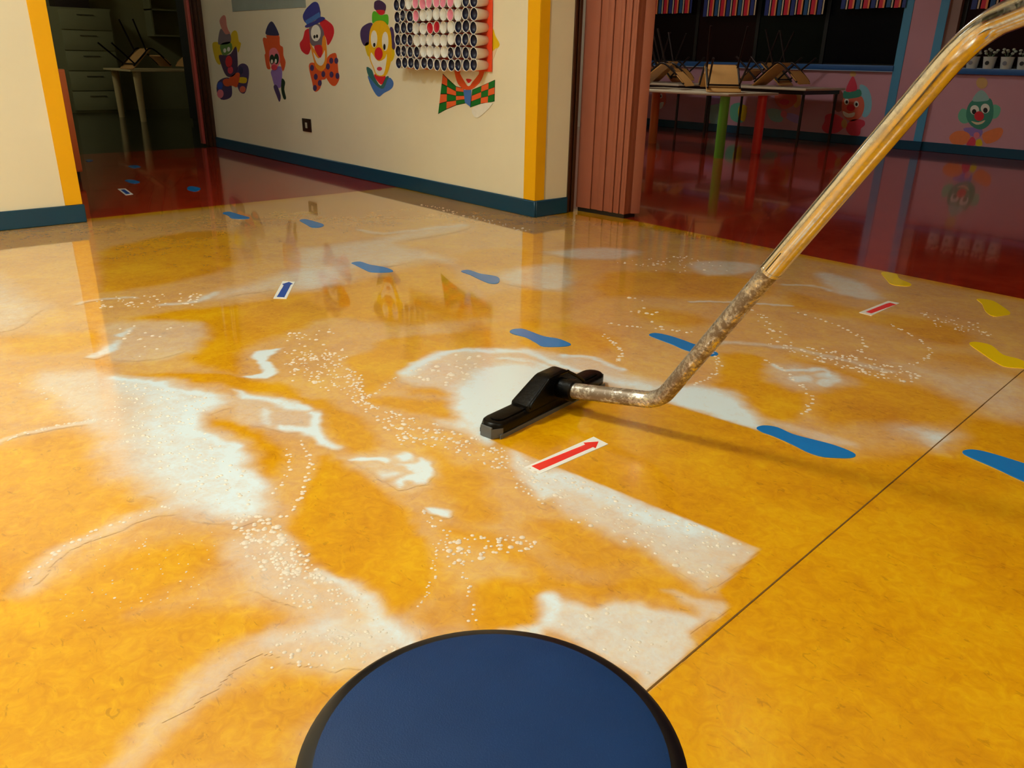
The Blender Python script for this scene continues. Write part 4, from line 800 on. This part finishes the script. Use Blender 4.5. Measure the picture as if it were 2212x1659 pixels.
cutout('paper_clown', 'faded aqua and yellow paper clown behind the green table leg', 'paper clown', YP, [
 q('hat','lav',[(570,770),(660,760),(680,840),(580,860)],1), q('collar','hatg',[(590,870),(680,860),(700,980),(620,1040),(580,980)]), q('body','mint',[(760,870),(850,850),(890,930),(850,1010),(760,980)]), q('tie','yellow',[(830,870),(890,880),(870,1000),(820,960)],1)], G2)
cutout('paper_clown', 'paper clown peeking out beside the folding door', 'paper clown', YP, [
 q('face','salmon',[(140,750),(210,745),(225,820),(200,880),(140,880)]), q('eye','white',ell(180,790,14,20),1), q('pupil','black',ell(180,792,7,10),2), q('smile','white',[(150,860),(205,840),(190,890),(150,900)],1)], G2)
q = LY(Z6)
cutout('paper_clown', 'green faced paper clown with orange bow under the flower pots', 'paper clown', YP, [
 q('hair','mint',[(1520,1140),(1560,1080),(1620,1110),(1640,1200),(1580,1230),(1530,1200)]), q('hair','mint',[(1830,1090),(1880,1040),(1940,1070),(1930,1140),(1890,1180),(1840,1170)]),
 q('face','sea',[(1620,1050),(1680,990),(1760,1000),(1840,980),(1870,1060),(1865,1170),(1820,1250),(1740,1290),(1650,1250),(1600,1160)],1), q('hat','hatg',[(1660,1000),(1720,910),(1775,905),(1830,990),(1745,1010)],2), q('hat_ball','tan',ell(1757,825,56,58),2),
 q('eye','white',ell(1685,1095,44,48),2), q('eye','white',ell(1790,1080,44,48),2), q('pupil','black',ell(1680,1112,22,26),3), q('pupil','black',ell(1792,1098,22,26),3), q('nose','red',ell(1730,1155,48,48),4), q('smile','cream',[(1650,1205),(1720,1218),(1790,1195),(1760,1230),(1700,1240)],3),
 q('ruff','lilac',[(1570,1280),(1680,1270),(1760,1290),(1740,1360),(1640,1350)]), q('bow_tie','peach',[(1430,1370),(1490,1310),(1580,1305),(1640,1350),(1600,1430),(1480,1440)],1), q('bow_tie','peach',[(1760,1340),(1850,1290),(1940,1270),(1968,1310),(1920,1390),(1800,1430)],1), q('bow_end','crim',[(1610,1420),(1660,1360),(1695,1400),(1680,1450),(1610,1450)],2), q('bow_end','yellow',[(1700,1400),(1745,1385),(1760,1445),(1700,1450)],2), q('bow_knot','pink',ell(1705,1345,30,30),3)], G2)
# flower pots on the right sill
pots = [(1640, 660), (1805, 660), (1980, 660), (2150, 660), (2320, 664)]
plabs = ['white flower pot half hidden by the vacuum wand', 'white flower pot with grey mark on the blue sill', 'white flower pot with black dot on the blue sill', 'white flower pot with pale mark under the ribbon valance', 'white flower pot at the far end of the row']
for i, (px, py) in enumerate(pots):
    b_ = onY(1740 + px / 4.608, 152, YP - 0.02); t = empty('flower_pot', (b_.x, YP - 0.005, 0.765)); tag(t, plabs[i], 'flower pot', 'white flower pots on the window sill')
    MB().lathe([(0, 0.002), (0.043, 0), (0.045, 0.004), (0.056, 0.10), (0.058, 0.104), (0.054, 0.104), (0.05, 0.09), (0, 0.088)], seg=24).build('pot', mat('pot_white', (206, 214, 214), 0.4), t, smooth=True)
    MB().lathe([(0, 0), (0.018, 0), (0.018, 0.002), (0, 0.002)], c=(0, -0.053, 0.05), seg=16, axis='Y').build('mark', mat('pot_mark_%d' % (i % 2), ((120, 124, 140), (24, 24, 28))[i % 2], 0.5), t)
    for k in range(7):
        a = k * 0.9 + i; top = Vector((0.05 * math.cos(a), 0.04 * math.sin(a), 0.13 + 0.035 * ((k * 37 + i * 11) % 5) / 4))
        sp_ = MB().tube([(0, 0, 0.09), (top.x * 0.5, top.y * 0.5, 0.115), tuple(top)], [0.002, 0.002, 0.0015], 6)
        st_ = sp_.build('stem', mat('stem_green', (120, 150, 120), 0.6), t)
        MB().lathe([(0, -0.011), (0.012, -0.006), (0.016, 0.003), (0.009, 0.011), (0, 0.012)], c=tuple(top), seg=8).build('flower', mat('flower_pale', (196, 206, 196), 0.6), st_, smooth=True)

# ------------------------------------------------------------------ tables and upturned chairs
def table(name, label, x0, x1, y0, y1, h, top_m, legs, leg_r, foot_r=None, apron=None, group=None):
    t = empty(name, ((x0 + x1) / 2, (y0 + y1) / 2, 0)); tag(t, label, 'table', group); ox, oy = t.location.x, t.location.y
    MB().box((x0 - ox, y0 - oy, h - 0.022), (x1 - ox, y1 - oy, h)).build('table_top', top_m, t, bevel=0.005)
    if apron: MB().box((x0 - ox + 0.04, y0 - oy + 0.04, h - 0.06), (x1 - ox - 0.04, y1 - oy - 0.04, h - 0.0222)).build('apron', apron, t)
    for (x, y, m) in legs:
        MB().tube([(x - ox, y - oy, 0), (x - ox, y - oy, h - 0.0225)], [foot_r or leg_r, leg_r], 20).build('leg', m, t, smooth=True)
    return t
lg = mat('leg_green', (104, 176, 48), 0.35); lr = mat('leg_red', (232, 52, 46), 0.35); lo = mat('leg_orange', (214, 116, 44), 0.4)
g1, r1, o1 = fl(1552, 341), fl(1632, 331), fl(1409, 309)
table('activity_table', 'cream children table with one green, one red and orange legs', o1.x - 0.07, g1.x + 0.07, g1.y - 0.06, r1.y + 0.09, 0.53, m_lam, [(g1.x, g1.y, lg), (r1.x, r1.y, lr), (o1.x, o1.y, lo), (o1.x, g1.y, lo)], 0.042)
table('steel_leg_table', 'cream topped table with thin dark steel legs below the pink wall', -5.47, -4.24, 7.55, 8.33, 0.555, m_lam, [(-4.30, 7.85 - 0.22, m_steel), (-4.30, 8.27, m_steel), (-5.41, 8.27, m_steel), (-5.41, 7.62, m_steel)], 0.014, apron=m_steel)
table('steel_leg_table', 'cream topped steel table half hidden by the folding door', -6.95, -5.72, 7.5, 8.3, 0.545, m_lam, [(-5.80, 7.62, m_steel), (-5.80, 8.22, m_steel), (-6.87, 8.22, m_steel), (-6.87, 7.62, m_steel)], 0.014, apron=m_steel)
# chair, modelled upright: x forward, seat hinge at origin
def arc(p, q, r, s): return
def make_chair():
    t = empty('school_chair'); W = 0.15
    def ply(name, pts, wd, th):
        mb = MB(); n = len(pts); rows = []
        for i, (x, z) in enumerate(pts):
            x0_, z0_ = pts[max(i - 1, 0)]; x1_, z1_ = pts[min(i + 1, n - 1)]; tx, tz = x1_ - x0_, z1_ - z0_; ll = math.hypot(tx, tz); nx, nz_ = -tz / ll * th / 2, tx / ll * th / 2
            tap = 0.82 if i in (0, n - 1) else 1.0
            rows += [(x + nx, -wd * tap, z + nz_), (x + nx, wd * tap, z + nz_), (x - nx, wd * tap, z - nz_), (x - nx, -wd * tap, z - nz_)]
        fs = []
        for i in range(n - 1):
            for j in range(4): fs.append((i * 4 + j, i * 4 + (j + 1) % 4, (i + 1) * 4 + (j + 1) % 4, (i + 1) * 4 + j))
        fs += [(0, 1, 2, 3), tuple((n - 1) * 4 + j for j in range(4))]
        mb.add(rows, fs); return mb.build(name, m_ply, t, bevel=0.003, seg=1)
    ply('seat', [(0.0, 0.012), (0.02, 0.006), (0.12, 0.0), (0.26, 0.004), (0.33, 0.0), (0.345, -0.012)], W, 0.009)
    ply('backrest', [(-0.035, 0.135), (-0.045, 0.19), (-0.05, 0.25), (-0.05, 0.305)], W + 0.005, 0.009)
    for s in (-1, 1):
        y = s * (W - 0.012)
        MB().tube(smoothpath([(-0.048, y, 0.28), (-0.036, y, 0.12), (-0.012, y, 0.02), (0.03, y, -0.014), (0.12, y, -0.014), (0.30, y, -0.014)], 4), 0.009, 10).build('frame', m_steel, t, smooth=True)
        MB().tube([(0.27, y * 0.96, -0.014), (0.31, y * 1.12, -0.34)], 0.009, 10).build('leg', m_steel, t, smooth=True)
        MB().tube([(0.06, y * 0.96, -0.014), (-0.07, y * 1.12, -0.34)], 0.009, 10).build('leg', m_steel, t, smooth=True)
    MB().tube([(0.27, -W + 0.012, -0.016), (0.27, W - 0.012, -0.016)], 0.008, 8).build('stretcher', m_steel, t, smooth=True)
    return t
chair0 = make_chair(); used = [False]
TH = math.radians(221.5)
ct, st2 = math.cos(TH), math.sin(TH)
lowz = min(x * st2 + z * ct for x, z in ((0.35, -0.006), (0.345, -0.02), (-0.056, 0.309), (-0.045, 0.309), (-0.057, 0.28)))
def upturn(x, y, z, rz, label, group, th=TH):
    o = chair0 if not used[0] else copy_tree(chair0); used[0] = True
    # rotate about local y by -TH (x->z plane), then about z
    o.matrix_world = Matrix.Translation((x, y, z - lowz + 0.001)) @ Matrix.Rotation(rz, 4, 'Z') @ Matrix.Rotation(-th, 4, 'Y')
    tag(o, label, 'chair', group); return o
GC = 'chairs turned over on the tables of the red room'
upturn(-4.45, 6.42, 0.53, math.radians(135), 'upturned plywood school chair over the green table leg', GC)
upturn(-5.05, 6.42, 0.53, math.radians(20), 'upturned plywood school chair on the cream table next to the folding door', GC)
upturn(-4.62, 7.74, 0.555, math.radians(5), 'upturned plywood school chair on the steel table near the red clown', GC)
upturn(-5.05, 8.12, 0.555, math.radians(183), 'upturned plywood school chair on the steel table behind the red table leg', GC)
upturn(-6.0, 7.7, 0.545, math.radians(5), 'upturned plywood school chair on the half hidden steel table', GC)
upturn(-6.4, 8.07, 0.545, math.radians(182), 'upturned plywood school chair deep behind the folding door', GC)

# ------------------------------------------------------------------ the hall and the dark room
cab = fl(183, 392)
t = empty('low_cabinet', (cab.x, cab.y, 0)); tag(t, 'low orange cabinet on black plinth behind the left wall end', 'cabinet')
om = mat('cabinet_orange', (226, 122, 74), 0.4, var=0.04)
MB().box((-0.42, -0.85, 0.06), (-0.001, 0.0, 0.66)).build('body', om, t, bevel=0.004)
MB().box((-0.40, -0.83, 0.0), (-0.015, -0.015, 0.0595)).build('plinth', m_black, t)
MB().box((0.0, -0.84, 0.07), (0.012, -0.425, 0.65)).build('door', om, t, bevel=0.002); MB().box((0.0, -0.418, 0.07), (0.012, -0.004, 0.65)).build('door', om, t, bevel=0.002)
l1, l2 = fl(307, 263), fl(264, 253)
tb = table('wooden_table', 'wooden table with thick pale legs in the dark room', l2.x - 0.1, l1.x + 0.08, 3.2, 4.5, 0.565, m_birch, [(l1.x, l1.y + 0.02, m_birch), (l2.x, l2.y, m_birch), (l1.x, 4.42, m_birch), (l2.x, 4.42, m_birch)], 0.045, 0.032)
for ch in [c for c in tb.children if c.name.startswith('leg')][:2]:
    pass
GD = 'chairs turned over in the dark room'
upturn(-10.35, 3.48, 0.565, math.radians(100), 'upturned wooden chair at the near end of the dark room table', GD)
upturn(-10.4, 4.12, 0.565, math.radians(275), 'upturned wooden chair at the wall end of the dark room table', GD)
# drawer cabinet on the far wall
t = empty('drawer_cabinet', (-12.298, 2.95, 0)); tag(t, 'tall olive drawer cabinet against the dark back wall', 'cabinet')
ol = mat('cabinet_olive', (156, 150, 104), 0.5, var=0.04)
MB().box((0, -0.9, 0.0), (0.38, 0.70, 1.25)).build('body', ol, t, bevel=0.004)
for k in range(5):
    d_ = MB().box((0.38, 0.08, 0.03 + k * 0.242), (0.396, 0.68, 0.26 + k * 0.242)).build('drawer', ol, t, bevel=0.003)
    MB().box((0.397, 0.28, 0.20 + k * 0.242), (0.405, 0.48, 0.208 + k * 0.242)).build('handle', mat('handle_olive', (84, 78, 52), 0.5), d_)
t = empty('storage_box', (-12.12, 3.25, 1.25)); tag(t, 'dark brown box standing on the drawer cabinet', 'box')
MB().box((-0.14, -0.22, 0), (0.14, 0.18, 0.3)).build('box_body', mat('box_brown', (60, 44, 34), 0.6), t, bevel=0.004); MB().box((-0.15, -0.23, 0.3), (0.15, 0.19, 0.34)).build('box_lid', mat('box_brown', (60, 44, 34), 0.6), t, bevel=0.004)
# open shelf, black cupboard put in to darken the doorway and a low chair by the back wall
t = empty('wall_shelf', (-12.3, 4.5, 0.95)); tag(t, 'pale open shelf unit on the dark back wall', 'shelf')
for z in (0.0, 0.32, 0.64): MB().box((0, -0.3, z), (0.25, 0.3, z + 0.02)).build('shelf_board', ol, t)
for y in (-0.3, 0.28): MB().box((0, y, 0.0201), (0.25, y + 0.02, 0.6399)).build('side_panel', ol, t)
MB().box((0, -0.279, 0.0201), (0.01, 0.279, 0.6399)).build('back_panel', m_olive, t)
t = empty('blackout_cupboard', (-9.2, 3.95, 0)); tag(t, 'black cupboard added to keep the view behind the doorway frame dark', 'cupboard')
MB().box((-0.6, -0.25, 0.05), (0.2, 0.5, 1.9)).build('body', mat('cupboard_black', (20, 17, 16), 0.6), t, bevel=0.005); MB().box((-0.58, -0.23, 0), (0.18, 0.48, 0.0499)).build('plinth', m_black, t)
MB().box((0.2, -0.24, 0.07), (0.215, 0.12, 1.88)).build('door', mat('cupboard_black', (20, 17, 16), 0.6), t); MB().box((0.2, 0.13, 0.07), (0.215, 0.49, 1.88)).build('door', mat('cupboard_black', (20, 17, 16), 0.6), t)
